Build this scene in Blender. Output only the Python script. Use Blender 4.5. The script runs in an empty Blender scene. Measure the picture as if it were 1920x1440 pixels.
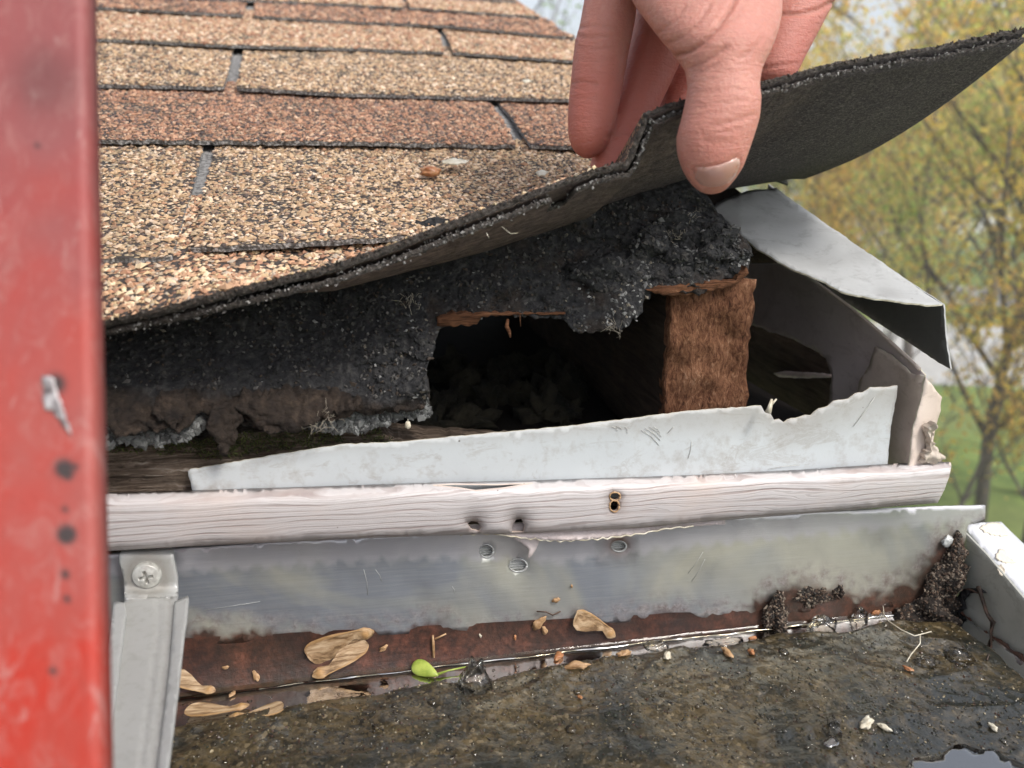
import bpy, bmesh, math, random
import numpy as np
from math import sin, cos, tan, radians, pi, sqrt, exp, atan2
from mathutils import Vector, Matrix, noise
from mathutils.geometry import delaunay_2d_cdt
from mathutils.bvhtree import BVHTree

random.seed(7); rng = np.random.default_rng(7)
scene = bpy.context.scene
C = scene.collection

# ------------------------------------------------------------------ camera
CAMZ = 5.0
YAW, PIT, ROL = radians(11), radians(16.5), radians(1)
F = 1493.3                                   # focal length in pixels of a 1920 wide frame
cf = np.array([sin(YAW)*cos(PIT), cos(YAW)*cos(PIT), -sin(PIT)])
r0 = np.array([cos(YAW), -sin(YAW), 0.0]); u0 = np.cross(r0, cf)
cr = r0*cos(ROL)+u0*sin(ROL); cu = u0*cos(ROL)-r0*sin(ROL)
CO = np.array([0, 0, CAMZ])
cam = bpy.data.cameras.new('camera'); camo = bpy.data.objects.new('camera', cam); C.objects.link(camo)
m3 = Matrix((cr, cu, -cf)).transposed()
camo.matrix_world = Matrix.Translation((0, 0, CAMZ)) @ m3.to_4x4()
cam.lens = 28.0; cam.sensor_width = 36; cam.clip_start = 0.01; cam.clip_end = 2000
cam.dof.use_dof = True; cam.dof.focus_distance = 0.30; cam.dof.aperture_fstop = 12.0
scene.camera = camo

# ------------------------------------------------------------------ light
SUN_EL, SUN_AZ = radians(52), radians(142)    # azimuth of the light, clockwise from +Y
world = bpy.data.worlds.new('World'); scene.world = world; world.use_nodes = True
wn = world.node_tree; wn.nodes.clear()
sky = wn.nodes.new('ShaderNodeTexSky'); sky.sky_type = 'NISHITA'; sky.sun_disc = False
sky.sun_elevation = SUN_EL; sky.sun_rotation = SUN_AZ; sky.dust_density = 3.0; sky.air_density = 1.0
hs = wn.nodes.new('ShaderNodeHueSaturation'); hs.inputs['Saturation'].default_value = 0.38
bg = wn.nodes.new('ShaderNodeBackground'); bg.inputs[1].default_value = 0.15
wo = wn.nodes.new('ShaderNodeOutputWorld')
wn.links.new(sky.outputs[0], hs.inputs['Color']); wn.links.new(hs.outputs[0], bg.inputs[0]); wn.links.new(bg.outputs[0], wo.inputs[0])
sun = bpy.data.lights.new('sun', 'SUN'); sun.energy = 1.3; sun.angle = radians(14); sun.color = (1, 0.95, 0.88)
so = bpy.data.objects.new('sun', sun); C.objects.link(so)
sd = Vector((sin(SUN_AZ)*cos(SUN_EL), cos(SUN_AZ)*cos(SUN_EL), sin(SUN_EL)))
so.rotation_euler = sd.to_track_quat('Z', 'Y').to_euler(); so.location = (0, 0, 12)
scene.view_settings.view_transform = 'Standard'; scene.view_settings.look = 'None'
scene.view_settings.exposure = 0.70; scene.view_settings.gamma = 1.0
scene.render.engine = 'CYCLES'
scene.cycles.use_denoising = True
scene.cycles.max_bounces = 8; scene.cycles.transparent_max_bounces = 16

# ------------------------------------------------------------------ pixel -> place (real planes of the house)
def ray(x, y): return cf + cr*((x-960)/F) + cu*((720-y)/F)
def atY(x, y, Y): v = ray(x, y); return CO + v*(Y/v[1])
def atX(x, y, X): v = ray(x, y); return CO + v*(X/v[0])
def atZ(x, y, Z): v = ray(x, y); return CO + v*(Z/v[2])      # Z relative to the camera
def atD(x, y, d): return CO + ray(x, y)*d
SL = radians(17); RN = np.array([0, -sin(SL), cos(SL)])
def roofP(x, y, o=0.0): v = ray(x, y); return CO + v*((-0.123+o)/(v @ RN))
def proj(P):
    q = np.asarray(P) - CO; d = q @ cf
    return np.array([960+F*(q @ cr)/d, 720-F*(q @ cu)/d])
def lerp_poly(pts, x):
    xs = [p[0] for p in pts]; ys = [p[1] for p in pts]
    return float(np.interp(x, xs, ys))
def nz(p, s=1.0, o=0): return noise.noise(Vector((p[0]*s+o, p[1]*s+o*1.7, p[2]*s-o)))
def fbm(p, s=1.0, n=4, o=0): return noise.fractal(Vector((p[0]*s+o, p[1]*s, p[2]*s-o)), 0.9, 2.0, n)

# ------------------------------------------------------------------ materials
class Mat:
    def __init__(s, name):
        s.m = bpy.data.materials.new(name); s.m.use_nodes = True; s.t = s.m.node_tree; s.t.nodes.clear()
        s.out = s.n('ShaderNodeOutputMaterial'); s.b = s.n('ShaderNodeBsdfPrincipled')
        s.t.links.new(s.b.outputs[0], s.out.inputs[0]); s.tc = s.n('ShaderNodeTexCoord')
    def n(s, t): return s.t.nodes.new(t)
    def put(s, sock, v):
        if hasattr(v, 'is_output'): s.t.links.new(v, sock)
        elif v is not None:
            if isinstance(v, tuple) and len(v) == 3 and sock.type == 'RGBA': v = (*v, 1)
            sock.default_value = v
    def obj(s, sc=(1, 1, 1), rot=(0, 0, 0)):
        mp = s.n('ShaderNodeMapping'); mp.inputs['Scale'].default_value = sc; mp.inputs['Rotation'].default_value = rot
        s.t.links.new(s.tc.outputs['Object'], mp.inputs[0]); return mp.outputs[0]
    def noise(s, scale, detail=4, rough=0.55, vec=None, dist=0.0):
        k = s.n('ShaderNodeTexNoise'); k.inputs['Scale'].default_value = scale; k.inputs['Detail'].default_value = detail
        k.inputs['Roughness'].default_value = rough; k.inputs['Distortion'].default_value = dist
        s.put(k.inputs['Vector'], vec if vec is not None else s.tc.outputs['Object']); return k.outputs[0]
    def vor(s, scale, out='Distance', feat='F1', vec=None, rnd=1.0):
        k = s.n('ShaderNodeTexVoronoi'); k.feature = feat; k.inputs['Scale'].default_value = scale; k.inputs['Randomness'].default_value = rnd
        s.put(k.inputs['Vector'], vec if vec is not None else s.tc.outputs['Object']); return k.outputs[out]
    def ramp(s, fac, stops, interp='LINEAR'):
        k = s.n('ShaderNodeValToRGB'); k.color_ramp.interpolation = interp; e = k.color_ramp.elements
        while len(e) < len(stops): e.new(0.5)
        for i, (p, c) in enumerate(stops):
            e[i].position = p; e[i].color = (*c, 1) if isinstance(c, tuple) else (c, c, c, 1)
        s.put(k.inputs[0], fac); return k.outputs[0]
    def mix(s, fac, a, b, mode='MIX'):
        k = s.n('ShaderNodeMix'); k.data_type = 'RGBA'; k.blend_type = mode
        s.put(k.inputs[0], fac); s.put(k.inputs[6], a); s.put(k.inputs[7], b); return k.outputs[2]
    def math(s, op, a, b=None):
        k = s.n('ShaderNodeMath'); k.operation = op; s.put(k.inputs[0], a)
        if b is not None: s.put(k.inputs[1], b)
        return k.outputs[0]
    def sep(s, v, i):
        k = s.n('ShaderNodeSeparateColor'); s.put(k.inputs[0], v); return k.outputs[i]
    def attr(s, name, out='Fac'):
        k = s.n('ShaderNodeAttribute'); k.attribute_name = name; return k.outputs[out]
    def bump(s, h, strength=0.5, dist=0.001, nrm=None):
        k = s.n('ShaderNodeBump'); k.inputs['Strength'].default_value = strength; k.inputs['Distance'].default_value = dist
        s.put(k.inputs['Height'], h)
        if nrm is not None: s.put(k.inputs['Normal'], nrm)
        return k.outputs[0]
    def set(s, **kw):
        names = dict(color='Base Color', rough='Roughness', metal='Metallic', normal='Normal', spec='Specular IOR Level',
                     sss='Subsurface Weight', sssr='Subsurface Radius', ssss='Subsurface Scale', coat='Coat Weight', coatr='Coat Roughness',
                     trans='Transmission Weight', ior='IOR', alpha='Alpha', aniso='Anisotropic')
        for k, v in kw.items(): s.put(s.b.inputs[names[k]], v)
        return s

def granule_mat(name, gscale, pal, base=(0.055, 0.045, 0.040), rough=0.85):
    m = Mat(name)
    col = m.vor(gscale, 'Color'); f = m.sep(col, 0)
    c = m.ramp(f, pal, 'CONSTANT')
    d = m.vor(gscale, 'Distance')
    big = m.noise(28, 5, 0.65)
    gap = m.math('GREATER_THAN', m.math('ADD', d, m.math('MULTIPLY', big, 0.35)), 0.66)
    c = m.mix(gap, c, base)
    c = m.mix(m.ramp(m.noise(9, 4), [(0.42, 0.0), (0.66, 0.35)]), c, base)
    h = m.math('SUBTRACT', 1.0, d)
    m.set(color=c, rough=rough, normal=m.bump(h, 0.9, 0.0012)); return m.m

def P(*a): return a
TAN = [(0, (0.42, 0.30, 0.165)), (0.2, (0.50, 0.38, 0.235)), (0.42, (0.60, 0.47, 0.31)), (0.55, (0.34, 0.21, 0.12)), (0.68, (0.40, 0.30, 0.20)), (0.80, (0.10, 0.075, 0.06)), (0.92, (0.66, 0.56, 0.42))]
RED = [(0, (0.36, 0.20, 0.115)), (0.2, (0.42, 0.25, 0.15)), (0.42, (0.48, 0.33, 0.21)), (0.55, (0.26, 0.14, 0.09)), (0.68, (0.34, 0.22, 0.14)), (0.80, (0.08, 0.06, 0.055)), (0.92, (0.52, 0.40, 0.28))]
M_tan = granule_mat('tan_shingle_granules', 560, TAN)
M_red = granule_mat('reddish_shingle_granules', 560, RED)

m = Mat('loose_granules'); a = m.attr('rnd', 'Color')
m.set(color=a, rough=0.8); M_gran = m.m
m = Mat('dark_granules'); a = m.attr('rnd', 'Color'); m.set(color=a, rough=0.75, spec=0.3); M_dgran = m.m
m = Mat('wet_granules'); a = m.attr('rnd', 'Color'); m.set(color=a, rough=0.3, spec=0.5); M_wgran = m.m

m = Mat('asphalt_cut_edge'); k = m.noise(900, 3)
m.set(color=m.ramp(k, [(0.3, (0.05, 0.048, 0.047)), (0.5, (0.17, 0.165, 0.16)), (0.68, (0.6, 0.59, 0.58))]), rough=0.9, normal=m.bump(k, 0.8, 0.001)); M_edge = m.m
m = Mat('asphalt_base'); k = m.noise(500, 4)
m.set(color=m.ramp(k, [(0.3, (0.07, 0.07, 0.07)), (0.6, (0.30, 0.295, 0.29))]), rough=0.9, normal=m.bump(k, 0.6, 0.001)); M_base = m.m

# underside of the lifted shingle: fibrous dusty felt
m = Mat('shingle_underside')
fib = m.noise(380, 6, 0.7, m.obj((0.8, 1.3, 1.3)), 3.0)
fine = m.noise(1600, 3, 0.7)
big = m.noise(16, 5, 0.6)
c = m.ramp(m.math('ADD', m.math('MULTIPLY', fib, 0.6), m.math('MULTIPLY', fine, 0.4)), [(0.34, (0.042, 0.039, 0.041)), (0.50, (0.098, 0.090, 0.090)), (0.66, (0.30, 0.27, 0.25))])
brown = m.ramp(m.noise(260, 4, 0.6, m.obj((0.8, 1.2, 1.2))), [(0.4, (0.14, 0.098, 0.072)), (0.65, (0.42, 0.31, 0.235))])
c = m.mix(m.ramp(m.math('ADD', m.math('MULTIPLY', big, 0.5), m.math('MULTIPLY', m.attr('brown'), 0.55)), [(0.48, 0.0), (0.80, 0.6)]), c, brown)
fl_ = m.noise(150, 2, 0.5, m.obj((1, 1, 1)), 6.0); c = m.mix(m.ramp(fl_, [(0.485, 0.0), (0.50, 0.35), (0.515, 0.0)]), c, (0.42, 0.37, 0.30)); c = m.mix(1.0, c, (1.0, 0.95, 1.02), 'MULTIPLY')
m.set(color=c, rough=0.95, spec=0.2, normal=m.bump(m.math('ADD', fib, m.math('MULTIPLY', fine, 0.5)), 0.9, 0.0012)); M_under = m.m
m = Mat('torn_shingle_core')
k = m.noise(700, 5, 0.7); c = m.ramp(k, [(0.32, (0.02, 0.017, 0.016)), (0.52, (0.055, 0.045, 0.038)), (0.75, (0.20, 0.18, 0.165))])
m.set(color=c, rough=0.9, normal=m.bump(k, 1.0, 0.0015)); M_core = m.m
# decayed asphalt crust
m = Mat('decayed_asphalt')
k = m.noise(330, 6, 0.7); v = m.vor(420)
c = m.ramp(k, [(0.30, (0.009, 0.0095, 0.012)), (0.52, (0.026, 0.026, 0.028)), (0.76, (0.09, 0.085, 0.08))])
br = m.ramp(m.noise(200, 5, 0.7), [(0.3, (0.010, 0.007, 0.006)), (0.55, (0.032, 0.022, 0.016)), (0.8, (0.10, 0.07, 0.05))])
c = m.mix(m.attr('brown'), c, br)
m.set(color=c, rough=0.8, spec=0.35, normal=m.bump(m.math('ADD', k, m.math('MULTIPLY', v, -0.6)), 1.0, 0.002)); M_crust = m.m
def wood_mat(name, stops, sc=(1, 1, 1), scale=160, bs=0.0015, rot=(0, 0, 0), dist=0.8):
    m = Mat(name); k = m.noise(scale, 7, 0.7, m.obj(sc, rot), dist); g = m.noise(40, 4)
    c = m.ramp(m.math('ADD', m.math('MULTIPLY', k, 0.75), m.math('MULTIPLY', g, 0.25)), stops)
    m.set(color=c, rough=0.9, spec=0.2, normal=m.bump(k, 1.0, bs)); return m.m
M_rotwood = wood_mat('rotten_wood', [(0.35, (0.018, 0.013, 0.011)), (0.48, (0.07, 0.05, 0.036)), (0.58, (0.17, 0.13, 0.10)), (0.72, (0.42, 0.37, 0.32))], (0.14, 1.5, 2.4), 260)
M_brownwood = wood_mat('fibrous_brown_wood', [(0.36, (0.030, 0.012, 0.007)), (0.46, (0.11, 0.046, 0.024)), (0.57, (0.20, 0.095, 0.052)), (0.72, (0.40, 0.235, 0.15))], (1.6, 1, 0.7), 420, 0.0012, (0, 0.12, 0), 0.5)
M_orange = wood_mat('split_orange_wood', [(0.35, (0.04, 0.018, 0.010)), (0.55, (0.17, 0.075, 0.038)), (0.75, (0.34, 0.18, 0.10))], (0.3, 1, 3), 260)
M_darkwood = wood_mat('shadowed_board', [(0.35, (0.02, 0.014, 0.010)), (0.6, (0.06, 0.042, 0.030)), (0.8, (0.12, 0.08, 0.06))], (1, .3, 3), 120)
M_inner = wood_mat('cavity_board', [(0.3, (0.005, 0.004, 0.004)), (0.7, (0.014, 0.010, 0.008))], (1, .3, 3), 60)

# painted metals
def painted(name, a, b, dirt, rough=0.45, bs=0.25, amt=(0.55, 0.75), metal=0.0, spec=0.5):
    m = Mat(name); n1 = m.noise(22, 5, 0.6); n2 = m.noise(150, 6, 0.72); sp = m.vor(150, 'Distance')
    c = m.mix(n1, a, b)
    c = m.mix(m.ramp(m.math('ADD', m.math('MULTIPLY', n2, 0.7), m.math('MULTIPLY', n1, 0.3)), [(amt[0], 0.0), (amt[1], 0.55)]), c, dirt)
    speck = m.math('LESS_THAN', m.math('ADD', sp, m.math('MULTIPLY', n1, 0.25)), 0.155)
    c = m.mix(m.math('MULTIPLY', speck, 0.8), c, (0.10, 0.085, 0.07))
    c = m.mix(m.ramp(m.noise(45, 7, 0.75, m.obj((1, 1, 2.2)), 1.5), [(0.54, 0.0), (0.60, 0.28), (0.64, 0.0)]), c, dirt)
    c = m.mix(m.math('MULTIPLY', m.attr('dirt'), m.ramp(n2, [(0.3, 1.0), (0.75, 0.25)])), c, dirt)
    m.set(color=c, rough=m.ramp(n2, [(0.3, rough), (0.8, min(1, rough+0.25))]), metal=metal, spec=spec, normal=m.bump(m.noise(60, 5), bs, 0.001)); return m.m
M_flash = painted('white_painted_aluminium', (0.49, 0.525, 0.545), (0.58, 0.605, 0.615), (0.24, 0.19, 0.14), amt=(0.50, 0.72))
M_beige = painted('beige_painted_metal', (0.66, 0.55, 0.49), (0.74, 0.63, 0.55), (0.26, 0.18, 0.13))
M_rake = painted('dirty_inner_metal', (0.60, 0.52, 0.51), (0.68, 0.60, 0.58), (0.22, 0.155, 0.14), 0.5)
M_drip = painted('weathered_grey_metal', (0.36, 0.365, 0.36), (0.47, 0.475, 0.47), (0.16, 0.15, 0.14), 0.55)
M_dripin = painted('shaded_drip_metal', (0.075, 0.075, 0.07), (0.095, 0.093, 0.085), (0.05, 0.045, 0.04), 0.6)  # drip metal again, with the inner flange's shade painted in as darker grey
M_cap = painted('grey_green_painted_metal', (0.38, 0.38, 0.34), (0.48, 0.48, 0.43), (0.12, 0.11, 0.08), 0.35)
M_lip = painted('white_enamel', (0.56, 0.57, 0.60), (0.66, 0.67, 0.70), (0.45, 0.42, 0.38), 0.28, 0.1, (0.66, 0.85))
M_seal = painted('dirty_sealant', (0.55, 0.47, 0.39), (0.68, 0.60, 0.52), (0.20, 0.15, 0.11), 0.5, 0.8)
M_flake = painted('peeling_paint', (0.62, 0.55, 0.44), (0.72, 0.66, 0.56), (0.4, 0.33, 0.24), 0.6)

# embossed woodgrain strip
m = Mat('embossed_woodgrain_vinyl')
sx = m.n('ShaderNodeSeparateXYZ'); m.t.links.new(m.tc.outputs['Object'], sx.inputs[0])
wv = m.noise(1.0, 2, 0.5, m.obj((14, 20, 90))); wv2 = m.noise(1.0, 2, 0.5, m.obj((60, 20, 300)))
ph = m.math('ADD', m.math('MULTIPLY', sx.outputs[2], 2500.0), m.math('ADD', m.math('MULTIPLY', wv, 22.0), m.math('MULTIPLY', wv2, 3.0)))
sn = m.math('ADD', m.math('MULTIPLY', m.math('SINE', ph), 0.5), 0.5)
ln = m.ramp(sn, [(0.0, 0.0), (0.07, 0.35), (0.20, 1.0)])
sn2 = m.math('ADD', m.math('MULTIPLY', m.math('SINE', m.math('ADD', m.math('MULTIPLY', ph, 2.7), m.math('MULTIPLY', wv2, 9.0))), 0.5), 0.5)
ln = m.math('MULTIPLY', ln, m.ramp(sn2, [(0.0, 0.72), (0.25, 1.0)]))
fade = m.ramp(m.noise(1.0, 3, 0.6, m.obj((30, 30, 160))), [(0.35, 0.0), (0.6, 0.75)]); ln = m.math('MAXIMUM', ln, fade)
c = m.mix(ln, (0.32, 0.25, 0.235), (0.59, 0.555, 0.55))
c = m.mix(m.ramp(m.noise(25, 5, 0.6), [(0.5, 0.0), (0.75, 0.5)]), c, (0.62, 0.50, 0.44))
sp = m.math('LESS_THAN', m.math('ADD', m.vor(130), m.math('MULTIPLY', m.noise(30), 0.25)), 0.15)
c = m.mix(m.math('MULTIPLY', sp, 0.7), c, (0.16, 0.11, 0.10))
c = m.mix(m.attr('dirt'), c, (0.20, 0.15, 0.13))
m.set(color=c, rough=0.42, normal=m.bump(ln, 0.35, 0.0005)); M_vinyl = m.m

# gutter metal: bare aluminium with rust band (stain mask traced per vertex)
m = Mat('stained_aluminium')
br = m.noise(300, 5, 0.6, m.obj((0.12, 3, 4))); cl = m.noise(11, 4, 0.55, m.obj((1, 1, 1.4)), 0.8); cl2 = m.noise(26, 5, 0.6, None, 0.5)
c = m.mix(m.ramp(cl, [(0.42, 0.0), (0.58, 1.0)]), (0.29, 0.315, 0.355), (0.52, 0.515, 0.43))
c = m.mix(m.ramp(cl2, [(0.50, 0.0), (0.75, 0.28)]), c, (0.24, 0.24, 0.23))
c = m.mix(m.math('MULTIPLY', m.ramp(br, [(0.42, 0.0), (0.68, 1.0)]), 0.14), c, (0.60, 0.60, 0.60))
c = m.mix(m.math('MULTIPLY', m.attr('band'), 0.7), c, (0.58, 0.57, 0.60))
lime = m.ramp(m.noise(420, 6, 0.75), [(0.40, (0.13, 0.075, 0.07)), (0.52, (0.25, 0.21, 0.20)), (0.70, (0.46, 0.43, 0.41))])
c = m.mix(m.attr('lime'), c, lime)
rust = m.ramp(m.noise(240, 7, 0.75), [(0.30, (0.014, 0.008, 0.007)), (0.46, (0.058, 0.021, 0.012)), (0.60, (0.125, 0.043, 0.024)), (0.74, (0.22, 0.095, 0.065))])
rust = m.mix(m.ramp(m.noise(38, 5, 0.7), [(0.4, 0.0), (0.62, 0.75)]), rust, (0.020, 0.011, 0.008)); rf = m.attr('rust'); c = m.mix(rf, c, rust)
c = m.mix(m.attr('dirt'), c, (0.035, 0.027, 0.02))
c = m.mix(m.attr('rustspot'), c, (0.22, 0.10, 0.04))
cov = m.math('MAXIMUM', rf, m.math('MAXIMUM', m.attr('lime'), m.attr('dirt')))
m.set(color=c, metal=m.math('MULTIPLY', m.math('SUBTRACT', 1.0, cov), 0.45), rough=m.math('ADD', m.math('MULTIPLY', br, 0.12), 0.30),
      normal=m.bump(m.math('ADD', m.math('MULTIPLY', br, 0.3), m.math('MULTIPLY', m.noise(500, 5, 0.7), cov)), 0.35, 0.0008), aniso=0.4); M_gut = m.m
m = Mat('galvanised_strap')
n1 = m.noise(30, 5, 0.6); n2 = m.noise(300, 5, 0.7)
c = m.mix(n1, (0.44, 0.45, 0.44), (0.56, 0.57, 0.56)); c = m.mix(m.ramp(n2, [(0.5, 0.0), (0.8, 0.5)]), c, (0.30, 0.29, 0.26))
c = m.mix(m.attr('dirt'), c, (0.20, 0.17, 0.13))
m.set(color=c, metal=0.25, rough=0.42, normal=m.bump(n1, 0.2, 0.001)); M_strap = m.m
m = Mat('screw_paint'); n2 = m.noise(500, 4); m.set(color=m.ramp(n2, [(0.35, (0.40, 0.39, 0.36)), (0.6, (0.62, 0.62, 0.58))]), metal=0.3, rough=0.4, normal=m.bump(n2, 0.2, 0.0005)); M_screw = m.m
m = Mat('dark_recess'); m.set(color=(0.02, 0.018, 0.016), rough=0.9); M_dark = m.m

# red ladder
m = Mat('red_fibreglass')
st = m.noise(60, 6, 0.65, m.obj((1, 1, 0.35)), 1.5); bl = m.noise(14, 4, 0.6, m.obj((1, 1, 0.6)))
c = m.mix(m.ramp(st, [(0.35, 0.0), (0.7, 1.0)]), (0.44, 0.024, 0.010), (0.37, 0.055, 0.040))
c = m.mix(m.ramp(bl, [(0.50, 0.0), (0.68, 0.55)]), c, (0.30, 0.12, 0.11))
c = m.mix(m.attr('chip'), c, (0.235, 0.085, 0.088)); c = m.mix(m.ramp(m.noise(170, 6, 0.75, m.obj((1, 1, 0.6)), 1.0), [(0.50, 0.0), (0.72, 0.45)]), c, (0.42, 0.22, 0.20)); c = m.mix(m.ramp(m.noise(90, 4, 0.7, m.obj((3, 3, 0.12), (0, 0.4, 0)), 0.5), [(0.60, 0.0), (0.68, 0.4)]), c, (0.45, 0.27, 0.25))
c = m.mix(m.attr('dirt'), c, (0.05, 0.035, 0.035)); m.set(color=c, rough=0.62, normal=m.bump(m.noise(170, 6, 0.75), 0.35, 0.0008)); M_red_l = m.m
m = Mat('scraped_metal'); n1 = m.noise(300, 5, .7); m.set(color=m.ramp(n1, [(0.4, (0.12, 0.09, 0.09)), (0.55, (0.5, 0.46, 0.46)), (0.7, (0.75, 0.72, 0.72))]), rough=0.35, metal=0.4, normal=m.bump(n1, .6, .001)); M_scrape = m.m

# skin
m = Mat('skin')
n1 = m.noise(55, 5, 0.6); n2 = m.noise(900, 3, 0.6); wr = m.noise(260, 4, 0.6, m.obj((0.6, 0.6, 3.0)), 0.6)
c = m.mix(n1, (0.46, 0.19, 0.150), (0.58, 0.28, 0.225)); c = m.mix(m.ramp(m.noise(240, 5, 0.7), [(0.42, 0.0), (0.7, 0.45)]), c, (0.60, 0.27, 0.21)); c = m.mix(m.ramp(m.noise(650, 3, 0.6), [(0.5, 0.0), (0.75, 0.35)]), c, (0.66, 0.41, 0.32))
c = m.mix(m.attr('pink'), c, (0.46, 0.150, 0.115))
c = m.mix(m.math('MULTIPLY', m.attr('crease'), 0.55), c, (0.38, 0.15, 0.11))
m.set(color=c, rough=0.48, spec=0.4, sss=0.35, sssr=(1.0, 0.35, 0.2), ssss=0.004, normal=m.bump(m.math('ADD', m.math('MULTIPLY', n2, 0.8), wr), 0.6, 0.0007)); M_skin = m.m
m = Mat('nail'); n1 = m.noise(120, 4)
m.set(color=m.mix(m.attr('dirt'), m.mix(n1, (0.40, 0.20, 0.165), (0.48, 0.255, 0.21)), (0.60, 0.42, 0.355)), rough=0.28, coat=0.3, sss=0.2, ssss=0.002, normal=m.bump(m.noise(300, 3, 0.5, m.obj((3, 1, .3))), 0.1, 0.0005)); M_nail = m.m

# water, jelly, debris
def glassy(name, tint, rough=0.02, ior=1.33, bs=0.3, bd=0.0006, scale=120):
    m = Mat(name); m.t.nodes.remove(m.b)
    fr = m.n('ShaderNodeFresnel'); fr.inputs[0].default_value = ior
    tr = m.n('ShaderNodeBsdfTransparent'); tr.inputs[0].default_value = (*tint, 1)
    gl = m.n('ShaderNodeBsdfGlossy'); gl.inputs['Roughness'].default_value = rough
    nb = m.bump(m.noise(scale, 4, 0.6), bs, bd); m.t.links.new(nb, fr.inputs['Normal']); m.t.links.new(nb, gl.inputs['Normal'])
    mx = m.n('ShaderNodeMixShader'); m.t.links.new(fr.outputs[0], mx.inputs[0]); m.t.links.new(tr.outputs[0], mx.inputs[1]); m.t.links.new(gl.outputs[0], mx.inputs[2])
    m.t.links.new(mx.outputs[0], m.out.inputs[0]); return m.m
M_water = glassy('murky_water', (0.80, 0.76, 0.66), 0.02, 1.33, 0.35, 0.0008, 90)
M_glint = glassy('added_glint', (0.75, 0.77, 0.80), 0.05, 4.5, 0.1, 0.0003, 30)  # strongly reflecting material for the highlights added on the water
M_jelly = glassy('wet_jelly', (0.97, 0.95, 0.90), 0.03, 1.6, 0.5, 0.0008, 300)
m = Mat('wet_sediment')
k = m.noise(90, 7, 0.72); v = m.vor(800, 'Distance'); vc = m.sep(m.vor(800, 'Color'), 0)
c = m.ramp(k, [(0.32, (0.006, 0.006, 0.004)), (0.44, (0.030, 0.023, 0.011)), (0.56, (0.085, 0.063, 0.028)), (0.72, (0.17, 0.128, 0.066))])
c = m.mix(0.5, c, m.ramp(vc, [(0.0, (0.010, 0.009, 0.007)), (0.4, (0.055, 0.040, 0.020)), (0.75, (0.10, 0.072, 0.036)), (0.95, (0.24, 0.19, 0.12))], 'CONSTANT'))
c = m.mix(m.ramp(m.noise(17, 6, 0.65, None, 1.5), [(0.47, 0.0), (0.60, 0.85)]), c, (0.010, 0.013, 0.011)); c = m.mix(m.ramp(m.noise(22, 6, 0.7, m.obj((1, 1.5, 1)), 2.0), [(0.52, 0.0), (0.68, 0.6)]), c, (0.12, 0.085, 0.038))
m.set(color=c, rough=0.32, spec=0.5, coat=0.6, coatr=0.12, normal=m.bump(m.math('SUBTRACT', k, m.math('MULTIPLY', v, 0.6)), 0.45, 0.0007)); M_sed = m.m
m = Mat('samara_wing'); ve = m.noise(260, 5, 0.6, m.obj((0.35, 3.5, 1)), 0.6)
c = m.ramp(ve, [(0.38, (0.16, 0.09, 0.04)), (0.48, (0.36, 0.23, 0.12)), (0.62, (0.55, 0.40, 0.25))]); c = m.mix(m.attr('core'), c, (0.46, 0.26, 0.10))
m.set(color=c, rough=0.5, sss=0.05, normal=m.bump(ve, 0.8, 0.0007)); M_sam = m.m
m = Mat('green_seed'); m.set(color=m.ramp(m.noise(200, 4), [(0.35, (0.18, 0.26, 0.03)), (0.65, (0.42, 0.50, 0.10))]), rough=0.35); M_green = m.m
m = Mat('dry_scrap'); m.set(color=m.ramp(m.noise(300, 4), [(0.35, (0.28, 0.15, 0.06)), (0.65, (0.55, 0.36, 0.2))]), rough=0.5); M_scrap = m.m
m = Mat('orange_scrap'); m.set(color=m.ramp(m.noise(300, 4), [(0.35, (0.30, 0.11, 0.04)), (0.65, (0.50, 0.26, 0.12))]), rough=0.35, sss=0.1, ssss=.002); M_oscrap = m.m
m = Mat('pale_scrap'); m.set(color=m.ramp(m.noise(300, 4), [(0.35, (0.50, 0.44, 0.32)), (0.65, (0.78, 0.74, 0.62))]), rough=0.5); M_pale = m.m
m = Mat('twig_bark'); m.set(color=m.ramp(m.noise(300, 4), [(0.35, (0.03, 0.018, 0.012)), (0.65, (0.13, 0.075, 0.05))]), rough=0.6); M_twig = m.m
m = Mat('moss'); m.set(color=m.ramp(m.attr('rnd'), [(0.0, (0.018, 0.025, 0.006)), (0.6, (0.06, 0.075, 0.015)), (1.0, (0.12, 0.13, 0.03))]), rough=0.9); M_moss = m.m
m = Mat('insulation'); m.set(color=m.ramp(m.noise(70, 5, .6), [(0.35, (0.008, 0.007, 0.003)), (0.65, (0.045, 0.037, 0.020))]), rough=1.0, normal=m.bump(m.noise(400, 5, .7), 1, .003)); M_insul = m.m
m = Mat('cobweb'); m.set(color=(0.35, 0.31, 0.25), rough=1.0); M_web = m.m
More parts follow.
